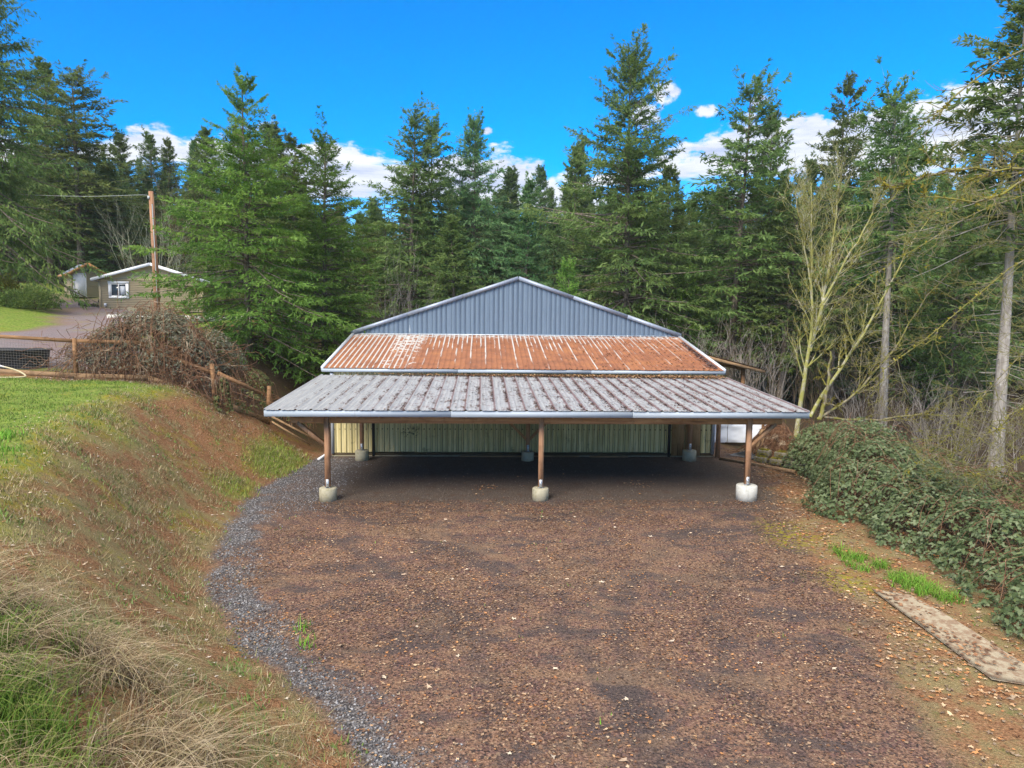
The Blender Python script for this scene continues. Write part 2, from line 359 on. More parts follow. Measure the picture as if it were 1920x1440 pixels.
material('alder_bark', bark_fn((0.22, 0.21, 0.155), (0.42, 0.40, 0.30), (0.46, 0.44, 0.33), 0.8, (0.25, 0.245, 0.06)))
material('mossy_bark', bark_fn((0.10, 0.085, 0.06), (0.25, 0.22, 0.16), None, 0.7, (0.18, 0.17, 0.035)))
material('grey_twig', bark_fn((0.16, 0.14, 0.125), (0.34, 0.31, 0.28)))
material('lichen_twig', bark_fn((0.22, 0.23, 0.16), (0.42, 0.43, 0.32)))
material('brown_twig', bark_fn((0.055, 0.038, 0.026), (0.17, 0.125, 0.085), None, 0.35, (0.12, 0.11, 0.03)))
material('bramble_cane', bark_fn((0.095, 0.045, 0.026), (0.24, 0.135, 0.08), (0.36, 0.28, 0.20)))
material('moss_tuft', foliage_fn((0.13, 0.125, 0.018), (0.22, 0.205, 0.03), (0.32, 0.30, 0.06), 0.01))
def white_roof_fn(t):
    p = t.pos(); n = t.noise(p, 3.0, 5, 0.7); s = t.noise(t.mapv(p, (14, 0.8, 1)), 1.0, 4, 0.7)
    c = t.mix(t.step(s, 0.35, 0.7), (0.215, 0.225, 0.245), (0.305, 0.315, 0.33))
    xr = t.m('FRACT', t.m('DIVIDE', t.m('ADD', t.sep(p)[0], 7.70), 0.42778))          # distance across one rib bay
    d = t.m('MULTIPLY', t.step(t.m('ADD', xr, t.m('MULTIPLY', t.m('SUBTRACT', t.noise(p, 9, 4, 0.75), 0.5), 1.1)), 0.80, 0.97), t.step(t.noise(p, 0.5, 3), 0.22, 0.42))
    d = t.m('MAXIMUM', d, t.m('MULTIPLY', t.step(t.noise(t.mapv(p, loc=(2, 7, 0)), 6.0, 5, 0.75), 0.55, 0.61), 0.9))
    d = t.m('MULTIPLY', d, t.m('ADD', 0.25, t.m('MULTIPLY', t.step(t.sep(p)[0], -7.0, -3.5), 0.75)))
    line = t.m('MULTIPLY', t.step(xr, 0.86, 0.90), t.step(xr, 0.975, 0.945)); d = t.m('MAXIMUM', d, t.m('MULTIPLY', line, t.step(t.noise(p, 2.2, 4, 0.7), 0.30, 0.45)))
    c = t.mix(t.m('MULTIPLY', d, 0.92), c, t.mix(t.noise(p, 30, 2), (0.06, 0.032, 0.034), (0.17, 0.095, 0.09)))
    return c, 0.5, {'spec': 0.35, 'bump': n, 'bs': 0.1}
material('white_roof', white_roof_fn)
def rust_fn(t):
    p = t.pos(); x, y, z = t.sep(p)[:3]
    n1 = t.noise(p, 1.6, 5, 0.7); n2 = t.noise(t.mapv(p, (7, 0.55, 1)), 1.0, 5, 0.7); n3 = t.noise(p, 14, 4, 0.7)
    rust = t.ramp(n1, [(0.3, (0.140, 0.054, 0.028)), (0.5, (0.220, 0.085, 0.040)), (0.68, (0.275, 0.113, 0.044)), (0.8, (0.33, 0.175, 0.055))])
    rust = t.mix(t.m('MULTIPLY', t.step(n3, 0.6, 0.72), 0.5), rust, (0.20, 0.055, 0.02))
    xr = t.m('FRACT', t.m('DIVIDE', t.m('ADD', x, 7.68), 0.2048))
    rib = t.m('SUBTRACT', 1.0, t.step(t.m('ABSOLUTE', t.m('SUBTRACT', xr, 0.5)), 0.30, 0.42))      # 0 on rib crests
    rib = t.m('SUBTRACT', 1.0, rib)
    xm = t.m('ABSOLUTE', t.m('SUBTRACT', t.m('FRACT', t.m('ADD', t.m('DIVIDE', t.m('ADD', x, 7.68), 0.6144), 0.5)), 0.5))
    major = t.m('SUBTRACT', 1.0, t.step(xm, 0.035, 0.060))                                        # overlap ribs keep their zinc longest
    up = t.m('DIVIDE', t.m('SUBTRACT', y, 25.95), 6.3)                                            # 0 eave .. 1 top
    keep = t.m('ADD', t.m('MULTIPLY', n2, 1.0), t.m('MULTIPLY', up, 0.34))
    zinc = t.m('MULTIPLY', rib, t.step(keep, 0.74, 0.80))
    zinc = t.m('MAXIMUM', zinc, t.m('MULTIPLY', major, t.step(t.m('ADD', n2, t.m('MULTIPLY', up, 0.20)), 0.51, 0.62)))
    zinc = t.m('MULTIPLY', zinc, t.m('SUBTRACT', 1.0, t.m('MULTIPLY', t.step(x, 1.0, 6.5), 0.55)))
    lft = t.m('MULTIPLY', rib, t.m('SUBTRACT', 1.0, t.step(x, -5.2, -4.2)))
    zinc = t.m('MAXIMUM', zinc, t.m('MULTIPLY', lft, t.step(n2, 0.36, 0.46)))
    patch = t.m('SUBTRACT', 1.0, t.step(t.m('ABSOLUTE', t.m('ADD', x, 4.95)), 0.55, 0.75))        # two sheets that never rusted through
    patch = t.m('MULTIPLY', patch, t.step(t.m('ADD', t.noise(t.mapv(p, (3, 2.2, 1)), 1.6, 4, 0.7), t.m('MULTIPLY', up, 0.16)), 0.60, 0.66))
    zinc = t.m('MAXIMUM', zinc, patch)
    fl = t.m('MULTIPLY', t.step(up, 0.86, 0.97), t.step(t.noise(p, 4.5, 4, 0.7), 0.46, 0.58)); zinc = t.m('MAXIMUM', zinc, fl)
    c = t.mix(zinc, rust, t.mix(n3, (0.33, 0.325, 0.32), (0.52, 0.515, 0.50)))
    return c, 0.7, {'spec': 0.25, 'bump': n3, 'bs': 0.15, 'bd': 0.005}
material('rust_roof', rust_fn)
def galv_fn(a, b, rough=0.5, streak=True):
    def f(t):
        p = t.pos(); s = t.noise(t.mapv(p, (10, 10, 0.6)), 1.0, 5, 0.7); n = t.noise(p, 1.2, 4, 0.6)
        c = t.mix(t.step(s, 0.3, 0.7), a, b); c = t.mix(t.m('MULTIPLY', n, 0.35), c, tuple(q*1.25 for q in b))
        v = t.rgb(t.voro(p, 26, 'Color')); c = t.mix(t.m('MULTIPLY', v[0], 0.16), c, tuple(q*0.7 for q in a))
        c = t.mix(t.m('MULTIPLY', t.step(t.noise(t.mapv(p, (3, 3, 0.4), (5, 1, 2)), 1.1, 4, 0.7), 0.70, 0.73), 0.5), c, (0.6, 0.64, 0.68))
        return c, rough, {'metal': 0.35, 'spec': 0.4}
    return f
material('gable_steel', galv_fn((0.108, 0.150, 0.208), (0.142, 0.190, 0.255)))
material('trim_steel', galv_fn((0.42, 0.46, 0.52), (0.55, 0.59, 0.64)))
material('gable_trim', galv_fn((0.21, 0.25, 0.33), (0.28, 0.32, 0.40)))
def fascia_fn(t):
    p = t.pos(); n = t.noise(t.mapv(p, (2.2, 1, 14)), 1.0, 4); st = t.step(t.noise(t.mapv(p, (16, 1, 0.5)), 1.0, 3, 0.6), 0.66, 0.72)
    c = t.mix(n, (0.31, 0.36, 0.42), (0.39, 0.44, 0.50)); c = t.mix(t.m('MULTIPLY', st, 0.45), c, (0.12, 0.10, 0.06))
    return c, 0.5, {'spec': 0.35}
material('fascia_steel', fascia_fn)
def green_wall_fn(t):
    p = t.pos(); x, y, z = t.sep(p)[:3]
    s = t.noise(t.mapv(p, (9, 9, 0.5)), 1.0, 5, 0.7); n = t.noise(p, 2.4, 5, 0.7)
    c = t.mix(t.step(s, 0.3, 0.7), (0.60, 0.51, 0.24), (0.78, 0.68, 0.39))
    dirt = t.m('MULTIPLY', t.step(t.m('ABSOLUTE', t.m('SUBTRACT', x, 0.2)), 6.2, 2.0), t.step(t.noise(t.mapv(p, (5, 5, 0.7), (3, 0, 0)), 1.0, 5, 0.75), 0.30, 0.62))
    c = t.mix(t.m('MULTIPLY', dirt, 0.45), c, (0.10, 0.115, 0.045))
    sp = t.m('MULTIPLY', t.step(n, 0.60, 0.70), t.step(z, 2.3, 0.2)); c = t.mix(t.m('MULTIPLY', sp, 0.5), c, (0.055, 0.06, 0.03))
    xw = t.m('FRACT', t.m('DIVIDE', t.m('ADD', x, 7.31), 0.20306)); ln_ = t.m('MAXIMUM', t.m('MULTIPLY', t.step(xw, 0.22, 0.27), t.step(xw, 0.40, 0.33)), t.m('MULTIPLY', t.step(xw, 0.90, 0.95), t.step(xw, 1.02, 0.985)))  # dirt lines beside the ribs, doubling as painted shade so their relief reads
    c = t.mix(t.m('MULTIPLY', ln_, t.m('MULTIPLY', t.step(t.noise(t.mapv(p, (6, 6, 0.8)), 1.0, 4), 0.30, 0.5), 0.75)), c, (0.075, 0.075, 0.035))
    xb = t.m('FRACT', t.m('DIVIDE', t.m('ADD', x, 7.4), 0.2)); bolt = t.m('MULTIPLY', t.step(t.m('ABSOLUTE', t.m('SUBTRACT', xb, 0.5)), 0.12, 0.08), t.step(t.m('ABSOLUTE', t.m('SUBTRACT', z, 1.05)), 0.03, 0.015))
    c = t.mix(bolt, c, (0.05, 0.045, 0.03))
    mark = t.m('MULTIPLY', t.step(t.m('ABSOLUTE', t.m('ADD', x, 4.4)), 0.5, 0.2), t.m('MULTIPLY', t.step(t.m('ABSOLUTE', t.m('SUBTRACT', z, 0.95)), 0.28, 0.1), t.step(t.noise(p, 9, 4, 0.8), 0.5, 0.6)))
    c = t.mix(mark, c, (0.04, 0.05, 0.025))
    return c, 0.5, {'spec': 0.35}
material('green_wall', green_wall_fn)
def wood_fn(a, b, along='x', wet=0.0):
    def f(t):
        p = t.pos(); sc = {'x': (0.8, 14, 14), 'z': (14, 14, 0.8), 'y': (14, 0.8, 14)}[along]
        g = t.noise(t.mapv(p, sc), 1.0, 5, 0.65, 0.4); n = t.noise(p, 3.5, 4, 0.6)
        c = t.mix(t.step(g, 0.3, 0.7), a, b); c = t.mix(t.m('MULTIPLY', t.step(n, 0.5, 0.7), 0.4), c, tuple(q*0.5 for q in a))
        c = t.mix(t.m('MULTIPLY', t.step(t.voro(t.mapv(p, tuple(q*0.22 for q in sc)), 2.0), 0.13, 0.08), 0.8), c, tuple(q*0.3 for q in a))
        return c, 0.75, {'bump': g, 'bs': 0.25, 'bd': 0.006, 'spec': 0.2}
    return f
material('beam_wood', wood_fn((0.30, 0.155, 0.075), (0.48, 0.28, 0.145), 'x'))
material('post_wood', wood_fn((0.30, 0.155, 0.085), (0.47, 0.265, 0.15), 'z'))
material('brace_wood', wood_fn((0.30, 0.16, 0.08), (0.48, 0.28, 0.15), 'z'))
material('old_board', wood_fn((0.17, 0.105, 0.055), (0.33, 0.21, 0.115), 'x'))
material('rail_wood', wood_fn((0.16, 0.085, 0.04), (0.29, 0.16, 0.078), 'x'))
material('pole_wood', wood_fn((0.20, 0.095, 0.05), (0.40, 0.23, 0.14), 'z'))
material('skirt_wood', wood_fn((0.035, 0.026, 0.016), (0.085, 0.065, 0.035), 'x'))
material('ply_wood', wood_fn((0.27, 0.15, 0.065), (0.40, 0.25, 0.12), 'z'))
def ply_sheet_fn(t):
    p = t.pos(); g = t.noise(t.mapv(p, (14, 1.2, 1)), 1.0, 4); n = t.noise(p, 6, 5, 0.7)
    c = t.mix(g, (0.20, 0.165, 0.115), (0.38, 0.325, 0.235)); c = t.mix(t.step(n, 0.46, 0.58), c, t.mix(g, (0.16, 0.10, 0.065), (0.25, 0.18, 0.12)))
    return c, 0.8, {'bump': g, 'bs': 0.2}
material('ply_sheet', ply_sheet_fn)
def concrete_fn(a, b, moss=0.3, splash=0.15):
    def f(t):
        p = t.pos(); n = t.noise(p, 7, 5, 0.7); c = t.mix(n, a, b)
        c = t.mix(t.m('MULTIPLY', t.step(t.noise(t.mapv(p, loc=(3, 3, 3)), 4, 4, 0.7), 0.5, 0.65), moss), c, (0.17, 0.16, 0.07))
        c = t.mix(t.m('MULTIPLY', t.step(t.noise(p, 40, 3), 0.62, 0.7), 0.4), c, tuple(q*0.45 for q in a))
        z = t.sep(p)[2]; sp = t.m('MULTIPLY', t.step(t.m('ADD', z, t.m('MULTIPLY', t.noise(p, 9, 4, 0.7), 0.22)), 0.24, 0.10), splash)
        c = t.mix(sp, c, (0.085, 0.062, 0.045)); dr = t.step(t.noise(t.mapv(p, (11, 11, 1.0), (2, 2, 2)), 1.0, 4, 0.7), 0.56, 0.66); c = t.mix(t.m('MULTIPLY', dr, 0.5), c, tuple(q*0.45 for q in a))
        return c, 0.9, {'bump': n, 'bs': 0.4, 'spec': 0.12}
    return f
material('concrete', concrete_fn((0.27, 0.25, 0.185), (0.45, 0.42, 0.31), 0.45))
material('concrete_pale', concrete_fn((0.38, 0.38, 0.35), (0.66, 0.66, 0.62), 0.2))
material('block_stone', concrete_fn((0.13, 0.115, 0.085), (0.27, 0.24, 0.18), 0.3, 0.0))
def plain(c, rough=0.6, metal=0.0, var=0.12, scale=6, spec=0.3, bump=0.0):
    def f(t):
        n = t.noise(t.pos(), scale, 4, 0.65)
        cc = t.mix(n, tuple(q*(1-var) for q in c), tuple(min(q*(1+var), 1) for q in c))
        o = {'metal': metal, 'spec': spec}
        if bump: o.update(bump=n, bs=bump, bd=0.02)
        return cc, rough, o
    return f
material('bracket_steel', plain((0.50, 0.53, 0.56), 0.4, 0.6))
material('bolt_steel', plain((0.55, 0.33, 0.14), 0.5, 0.4))
material('house_siding', plain((0.40, 0.325, 0.215), 0.7, var=0.06))
material('house_trim', plain((0.78, 0.78, 0.80), 0.5, var=0.05))
material('house_roof', plain((0.25, 0.27, 0.31), 0.85, var=0.25, scale=12))
material('house_fascia', plain((0.66, 0.68, 0.74), 0.5, var=0.06))
material('shed_fascia', plain((0.42, 0.20, 0.075), 0.6))
material('shed_roof', plain((0.15, 0.17, 0.21), 0.85, var=0.25, scale=12))
material('dark_gap', plain((0.03, 0.03, 0.028), 0.7))
material('window_glass', lambda t: ((0.035, 0.05, 0.07), 0.05, {'spec': 0.6}))
material('white_tarp', plain((0.72, 0.75, 0.80), 0.45, var=0.08, scale=5))
material('black_plastic', plain((0.022, 0.024, 0.03), 0.35, var=0.3))
material('white_hose', lambda t: (t.mix(t.step(t.sep(t.pos())[0], -18.9, -18.4), (0.62, 0.66, 0.86), (0.42, 0.36, 0.22)), 0.4, {}))
material('wire', plain((0.16, 0.15, 0.14), 0.5, 0.3))
material('cable', plain((0.42, 0.44, 0.46), 0.5))
material('silage', plain((0.47, 0.50, 0.56), 0.6))
material('lean_roof', plain((0.40, 0.26, 0.20), 0.65, var=0.35, scale=4))
material('block_moss', plain((0.16, 0.165, 0.018), 0.9, var=0.4, scale=12, bump=0.6))
# ---------------------------------------------------------------- ground: one heightfield, cut along its regions
def axis(fine0, fine1, st, lo, hi, g=1.12):
    a = list(np.arange(fine0, fine1+1e-6, st)); s = st
    while a[-1] < hi: s *= g; a.append(a[-1]+s)
    s = st; b = []; q = fine0
    while q > lo: s *= g; q -= s; b.append(q)
    return np.array(b[::-1]+a)
gx = axis(-19, 13, 0.118, -500, 500); gy = axis(5.5, 31, 0.118, -150, 700)
GX, GY = np.meshgrid(gx, gy)
GZ = height(GX, GY)
def polydist(x, y, pts):
    pts = np.asarray(pts, float); best = np.full(np.shape(x), 1e9)
    for a, b in zip(pts[:-1], pts[1:]):
        d = b-a; u = np.clip(((x-a[0])*d[0]+(y-a[1])*d[1])/(d @ d), 0, 1)
        best = np.minimum(best, np.hypot(x-a[0]-u*d[0], y-a[1]-u*d[1]))
    return best
DRIVE_A = [(-60, 29), (-30, 29.8), (-24, 31), (-21.5, 34), (-22.3, 39), (-25.5, 44.5), (-30.5, 48.8), (-36, 52.2), (-60, 60)]
def masks(x, y):
    f = foot_x(y); c = crest_x(y); pr = padr_x(y)
    j = (fbm(x, y, 1.1, 4, 31)-0.5)*1.6; j2 = (fbm(x, y, 2.6, 4, 41)-0.5)*1.2
    z0 = {}
    yard = sstep(-0.25, 0.25, x-f+j*0.5)*sstep(0.5, -0.5, x-pr+j)*sstep(33, 31, y)
    edge = sstep(0.0, 0.35, x-f+j*0.6+0.2)*sstep(1.3, 0.15, x-f+j2*1.5)*sstep(27, 25, y)*sstep(4, 6, y)
    side = sstep(-8.2, -7.6, x)*sstep(-5.6, -6.8, x+j2*.6)*sstep(17.5, 19.5, y)*sstep(26.1, 25.5, y)*0.55
    grey = np.clip(np.maximum(edge, side), 0, 1)*yard
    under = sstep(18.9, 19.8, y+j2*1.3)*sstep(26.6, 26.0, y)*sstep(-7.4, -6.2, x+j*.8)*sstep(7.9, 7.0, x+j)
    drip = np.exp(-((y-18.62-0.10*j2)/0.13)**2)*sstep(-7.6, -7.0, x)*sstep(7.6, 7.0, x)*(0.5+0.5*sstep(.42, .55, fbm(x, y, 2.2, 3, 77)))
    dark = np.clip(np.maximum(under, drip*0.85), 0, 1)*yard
    bank = (1-yard)*sstep(0.3, -0.3, x-f)*np.ones_like(x)
    lawn = sstep(1.5, -0.6, x-c+j*1.3)*sstep(25.3, 24.2, y+j*0.4)
    lawn = np.maximum(lawn, sstep(26, 27, y)*sstep(-17, -18.5, x)*0.0)
    toe = sstep(1.5, 0.2, np.hypot((x+8.9)/0.8, (y-24.0)/1.7)+j2*.6)*0.9+sstep(1.3, .2, np.hypot((x+9.0)/.7, (y-20.3)/1.2)+j2*.7)*.5
    d = polydist(x, y, DRIVE_A)
    drive = sstep(2.7, 2.1, d+j*0.6)*sstep(24.5, 26, y)*sstep(-15, -17, x)
    fore = sstep(25.2, 26.2, y)*sstep(-15, -17.5, x)*sstep(33, 31, y)*sstep(-40, -37, x+0*y)     # gravel parking behind the fence
    drive = np.maximum(drive, fore*sstep(26.2, 27.2, y))
    far_lawn = sstep(25, 27, y)*sstep(-16, -18, x)*sstep(75, 62, y)
    grass = np.clip(lawn+toe*bank+far_lawn, 0, 1)*(1-drive)
    rgt = sstep(-0.6, 0.5, x-pr+j)*(1-bank)
    wood = np.clip(sstep(10.5, 12.0, x)+np.maximum(sstep(33, 36, y), sstep(26.2, 28, y)*sstep(-7.0, -8.0, x))*sstep(-16, -14, x)+sstep(60, 75, y), 0, 1)*(1-drive)
    wood = np.maximum(wood, rgt*sstep(8.3, 9.4, x))
    moss = np.exp(-((x-c-0.35+j*1.1)/0.42)**2)*sstep(25, 23, y)*sstep(8, 10, y)
    moss = np.maximum(moss, sstep(1.4, .3, np.hypot((x-6.1)/0.85, (y-16.3)/1.2)+j2)*0.95)
    moss = np.maximum(moss, sstep(.63, .74, fbm(x, y, 1.6, 3, 91))*bank*0.6)
    moss = np.maximum(moss, sstep(1.3, .3, np.hypot((x-5.8)/0.6, (y-13.4)/.8)+j2)*0.8)
    soil = np.clip(bank+rgt*0.9, 0, 1)
    return yard, grey, dark, soil, grass, drive, wood, moss, bank, lawn, rgt, far_lawn
MK = masks(GX, GY)
yard, grey, dark, soil, grass, drive, wood, moss, bank, lawn, rgt, far_lawn = MK
nx_, ny_ = len(gx), len(gy)
VV = np.stack([GX, GY, GZ], -1).reshape(-1, 3)
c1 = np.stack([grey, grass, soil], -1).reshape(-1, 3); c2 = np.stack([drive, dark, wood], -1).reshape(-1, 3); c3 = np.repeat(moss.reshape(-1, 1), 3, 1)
ii, jj = np.meshgrid(np.arange(ny_-1), np.arange(nx_-1), indexing='ij')
q0 = (ii*nx_+jj).ravel(); QF = np.stack([q0, q0+1, q0+nx_+1, q0+nx_], 1)
cx = VV[QF].mean(1)
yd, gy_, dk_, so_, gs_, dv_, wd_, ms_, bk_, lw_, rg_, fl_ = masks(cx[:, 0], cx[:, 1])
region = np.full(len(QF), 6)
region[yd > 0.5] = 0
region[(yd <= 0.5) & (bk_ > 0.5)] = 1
region[(lw_ > 0.5)] = 2
region[(dv_ > 0.5)] = 3
region[(fl_ > 0.5) & (dv_ <= 0.5)] = 4
region[(rg_ > 0.5) & (cx[:, 0] < 9.0) & (cx[:, 1] < 33) & (yd <= .5)] = 5
region[(wd_ > 0.6) & (dv_ <= .5) & (yd <= .5)] = 6
for k, nm in enumerate(('gravel_yard', 'grass_bank', 'lawn', 'driveway', 'meadow', 'verge', 'forest_floor')):
    F = QF[region == k]
    if not len(F): continue
    u, inv = np.unique(F, return_inverse=True)
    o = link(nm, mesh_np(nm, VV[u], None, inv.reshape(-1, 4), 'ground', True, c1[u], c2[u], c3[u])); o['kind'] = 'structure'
def zat(x, y): return height(np.asarray(x, float), np.asarray(y, float))
def scatter(n, x0, x1, y0, y1, dens):
    x = rng.uniform(x0, x1, n); y = rng.uniform(y0, y1, n)
    k = rng.random(n) < dens(x, y); return x[k], y[k]
# ---------------------------------------------------------------- the carport in front
EY0, EY1, EZ0, EZ1, HW = 19.03, 25.9, 2.735, 3.14, 7.70
def roof_z(y): return EZ0+(y-EY0)*(EZ1-EZ0)/(EY1-EY0)
carport = thing('carport', (0, 22.5, 0), 'open timber carport with a leaf-strewn white ribbed metal roof, in front of the barn', 'carport')
NP = 18; pw = 2*HW/NP
rib = [(-.045, 0), (-.016, .034), (.016, .034), (.045, 0)]
prof = []
for b in range(2):
    u0 = b*pw/2
    prof += [(u0+a, z) for a, z in rib]
    for q in (1, 2): u = u0+pw/2*q/3; prof += [(u-.018, 0), (u-.008, .008), (u+.008, .008), (u+.018, 0)]
prof += [(pw-.045, 0), (pw-.02, .031), (pw, .031)]
for i in range(NP):
    g = G(); x0 = -HW+i*pw; e = random.uniform(-.012, .012); dz = random.uniform(0, .003)
    pp = np.array([(x0+u, z+dz) for u, z in prof]); n = len(pp)
    ys = np.linspace(EY0-.03+e, EY1, 4)
    v = np.concatenate([np.stack([pp[:, 0], np.full(n, y), pp[:, 1]+roof_z(y)], 1) for y in ys])
    f = [[r*n+a, r*n+a+1, (r+1)*n+a+1, (r+1)*n+a] for r in range(3) for a in range(n-1)]
    g.add(v, None, f); g.build('roof_panel', 'white_roof', carport)
edges = [-HW-.02, -2.55, 2.6, HW+.02]
for a, b in zip(edges[:-1], edges[1:]):
    G().box(((a+b)/2, EY0+.02, EZ0-.105), (b-a-.006, .03, .175)).build('fascia', 'fascia_steel', carport)
for s in (-1, 1):
    G().bar((s*(HW+.005), EY0+.02, EZ0-.05), (s*(HW+.005), EY1, EZ1-.05), .03, .16).build('rake_trim', 'trim_steel', carport)
for y in (20.6, 22.2, 23.8):
    G().box((0, y, roof_z(y)-.065), (2*HW-.1, .04, .10)).build('purlin', 'beam_wood', carport)
for k in range(26):
    x = -7.6+k*15.2/25; G().bar((x, EY0+.06, roof_z(EY0)-.17), (x, EY1-.1, roof_z(EY1)-.17), .04, .13).build('rafter', 'beam_wood', carport)
PX = (-6.14, 0.06, 6.24)
for y, yy in ((19.7, 'front'), (25.36, 'back')):
    zt = roof_z(y)-.02
    cuts = [-7.16]+[q for p in PX for q in (p-.073, p+.073)]+[7.2]
    for a, b in zip(cuts[0::2], cuts[1::2]):
        G().box(((a+b)/2, y, zt-.365), (b-a-.004, .13, .24)).build('beam', 'beam_wood', carport)
    for k, p in enumerate(PX):
        if yy == 'front': r, h = ((.255, .37), (.245, .36), (.31, .44))[k]
        else: r, h = ((.255, .38), (.24, .34), (.265, .40))[k]
        G().cyl((p, y, -.08), r, h+.08, 28, r*.985, bev=.02).build('concrete_footing', 'concrete_pale' if (yy == 'front' and k == 2) else 'concrete', carport, False)
        po = G().box((p, y, (h+.03+zt)/2), (.142, .142, zt-h-.03)).build('post', 'post_wood', carport)
        br = G()
        br.box((p, y-.076, h+.13), (.085, .006, .26)).box((p, y+.076, h+.13), (.085, .006, .26)).box((p, y, h+.012), (.142, .158, .02))
        br.build('post_bracket', 'bracket_steel', po)
        for q in (.10, .19): G().box((p, y-.0805, h+q), (.024, .004, .024)).build('bolt', 'dark_gap', po)
zb = roof_z(19.7)-.50
G().bar((-6.98, 19.7, zb+.01), (-6.2, 19.7, zb-.66), .10, .135, (0, 1, 0)).build('brace', 'brace_wood', carport)
G().bar((7.02, 19.7, zb+.01), (6.3, 19.7, zb-.66), .10, .135, (0, 1, 0)).build('brace', 'brace_wood', carport)
zb = roof_z(25.36)-.50
for s in (-1, 1): G().bar((.06+s*1.85, 25.36, zb+.01), (.06+s*.05, 25.36, .78), .09, .12, (0, 1, 0)).build('brace', 'brace_wood', carport)
for x in (-6.55, -5.72, -5.2):
    g = G(); a = np.arange(8)*pi/4
    g.add([[x+.022*cos(q), 19.631, zb*0+2.36+.022*sin(q)] for q in a]+[[x, 19.622, 2.36]], [[i, (i+1) % 8, 8] for i in range(8)]); g.build('bolt', 'bolt_steel', carport)
# ---------------------------------------------------------------- the barn
barn = thing('barn', (0, 34, 0), 'large metal barn with a blue-grey gable and a rusty orange lower roof', 'barn')
BW = 7.62; RZ, RE = 7.20, 4.64                                           # ridge and eave heights of the gable at y = 32.3
def rake(x): return RZ-(RZ-RE)*np.abs(x)/BW
NG = 17; gw = 2*BW/NG
for i in range(NG):
    x0 = -BW+i*gw; us = []; dz = random.uniform(-.004, .004)
    for b in range(4):
        u = b*gw/4
        us += [(u, 0), (u+.008, .02), (u+.022, .02), (u+.030, 0), (u+.12, 0)]
    us += [(gw, 0)]
    us = np.array(us); X = x0+us[:, 0]
    ext = np.sort(np.unique(np.concatenate([X, [0.0] if x0 < 0 < x0+gw else []])))
    Y = 32.3+dz+np.interp(ext, X, us[:, 1]); n = len(ext)
    v = np.concatenate([np.stack([ext, Y, np.full(n, 4.40)], 1), np.stack([ext, Y, rake(ext)-.02], 1)])
    G().add(v, None, [[a, a+1, n+a+1, n+a] for a in range(n-1)]).build('gable_panel', 'gable_steel', barn)
for s in (-1, 1):
    pts = [(s*(BW+.16)*(1-k/3), RZ+.05-(RZ-RE)*(1-k/3)*(BW+.16)/BW) for k in range(4)]
    for (xa, za), (xb, zb_) in zip(pts[:-1], pts[1:]):
        G().bar((xa, 32.24, za-.03), (xb+s*.008, 32.24, zb_-.03), .10, .17, (0, 0, 1)).build('rake_trim', 'trim_steel' if 0 else 'gable_trim', barn)
    # main roof behind, ribbed
    n = 60; yy = np.linspace(32.2, 50, n*2+1); zr = np.where(np.arange(n*2+1) % 2 == 0, .03, 0.0)
    v = np.concatenate([np.stack([np.full(len(yy), s*(BW+.3)), yy, np.full(len(yy), RE-.10)+zr], 1), np.stack([np.zeros(len(yy)), yy, np.full(len(yy), RZ)+zr], 1)]); m_ = len(yy)
    G().add(v, None, [[a, a+1, m_+a+1, m_+a] for a in range(m_-1)]).build('main_roof', 'gable_trim', barn)
    G().box((s*BW, 41.2, 2.2), (.06, 17.6, 4.6)).build('side_wall', 'green_wall', barn)
G().box((0, 50, 2.2), (2*BW, .06, 4.6)).build('back_wall', 'green_wall', barn)
# rusty lower roof
OY0, OY1, OZ0, OZ1, OW = 25.95, 32.27, 3.40, 4.53, 7.68
def oz(y): return OZ0+(y-OY0)*(OZ1-OZ0)/(OY1-OY0)
NO = 25; ow = 2*OW/NO; prof = []
for b in range(3):
    u = b*ow/3; hgt = .028 if b == 0 else .020
    prof += [(u-.032, 0), (u-.014, hgt), (u+.014, hgt), (u+.032, 0), (u+.10, 0)]
prof += [(ow-.033, 0), (ow-.016, .026), (ow, .026)]
for i in range(NO):
    x0 = -OW+i*ow; e = random.uniform(-.02, .02); pp = np.array([(x0+u, z+random.uniform(0, .002)) for u, z in prof]); n = len(pp)
    ys = np.linspace(OY0-.02+e, OY1, 4)
    v = np.concatenate([np.stack([pp[:, 0], np.full(n, y), pp[:, 1]+oz(y)+ (.006*sin(i*2.1) if 0 < r < 3 else 0)], 1) for r, y in enumerate(ys)])
    o = G().add(v, None, [[r*n+a, r*n+a+1, (r+1)*n+a+1, (r+1)*n+a] for r in range(3) for a in range(n-1)]).build('rusty_roof_panel', 'rust_roof', barn)
for a, b in ((-OW-.05, -2.6), (-2.6, 2.5), (2.5, OW+.05)):
    G().box(((a+b)/2, OY0+.015, OZ0-.085), (b-a-.006, .03, .125)).build('fascia', 'fascia_steel', barn)
for s in (-1, 1):
    G().bar((s*(OW+.02), OY0, OZ0-.02), (s*(OW+.02), OY1, OZ1+.0), .10, .15).build('rake_trim', 'trim_steel', barn)
    side = G(); xs = s*7.42
    side.add([(xs, 26.1, 0.1), (xs, 32.3, 0.1), (xs, 32.3, OZ1-.02), (xs, 26.1, oz(26.1)-.02)], None, [[0, 1, 2, 3]]); side.build('side_wall', 'green_wall', barn)
    G().box((s*7.37, 26.07, 1.66), (.11, .10, 3.1)).build('corner_trim', 'trim_steel', barn)
for i in range(26):                                                     # flashing where the lower roof meets the gable
    G().box((-OW+.3+i*.6144-.3 if i else -OW+.02, 32.25, OZ1+.035), (.05, .07, .05)).build('flashing_clip', 'trim_steel', barn) if i % 1 == 0 else None
G().box((0, 32.268, OZ1+.03), (2*OW, .03, .04)).build('flashing', 'trim_steel', barn)
NWP = 24; ww = 14.62/NWP; prof = []
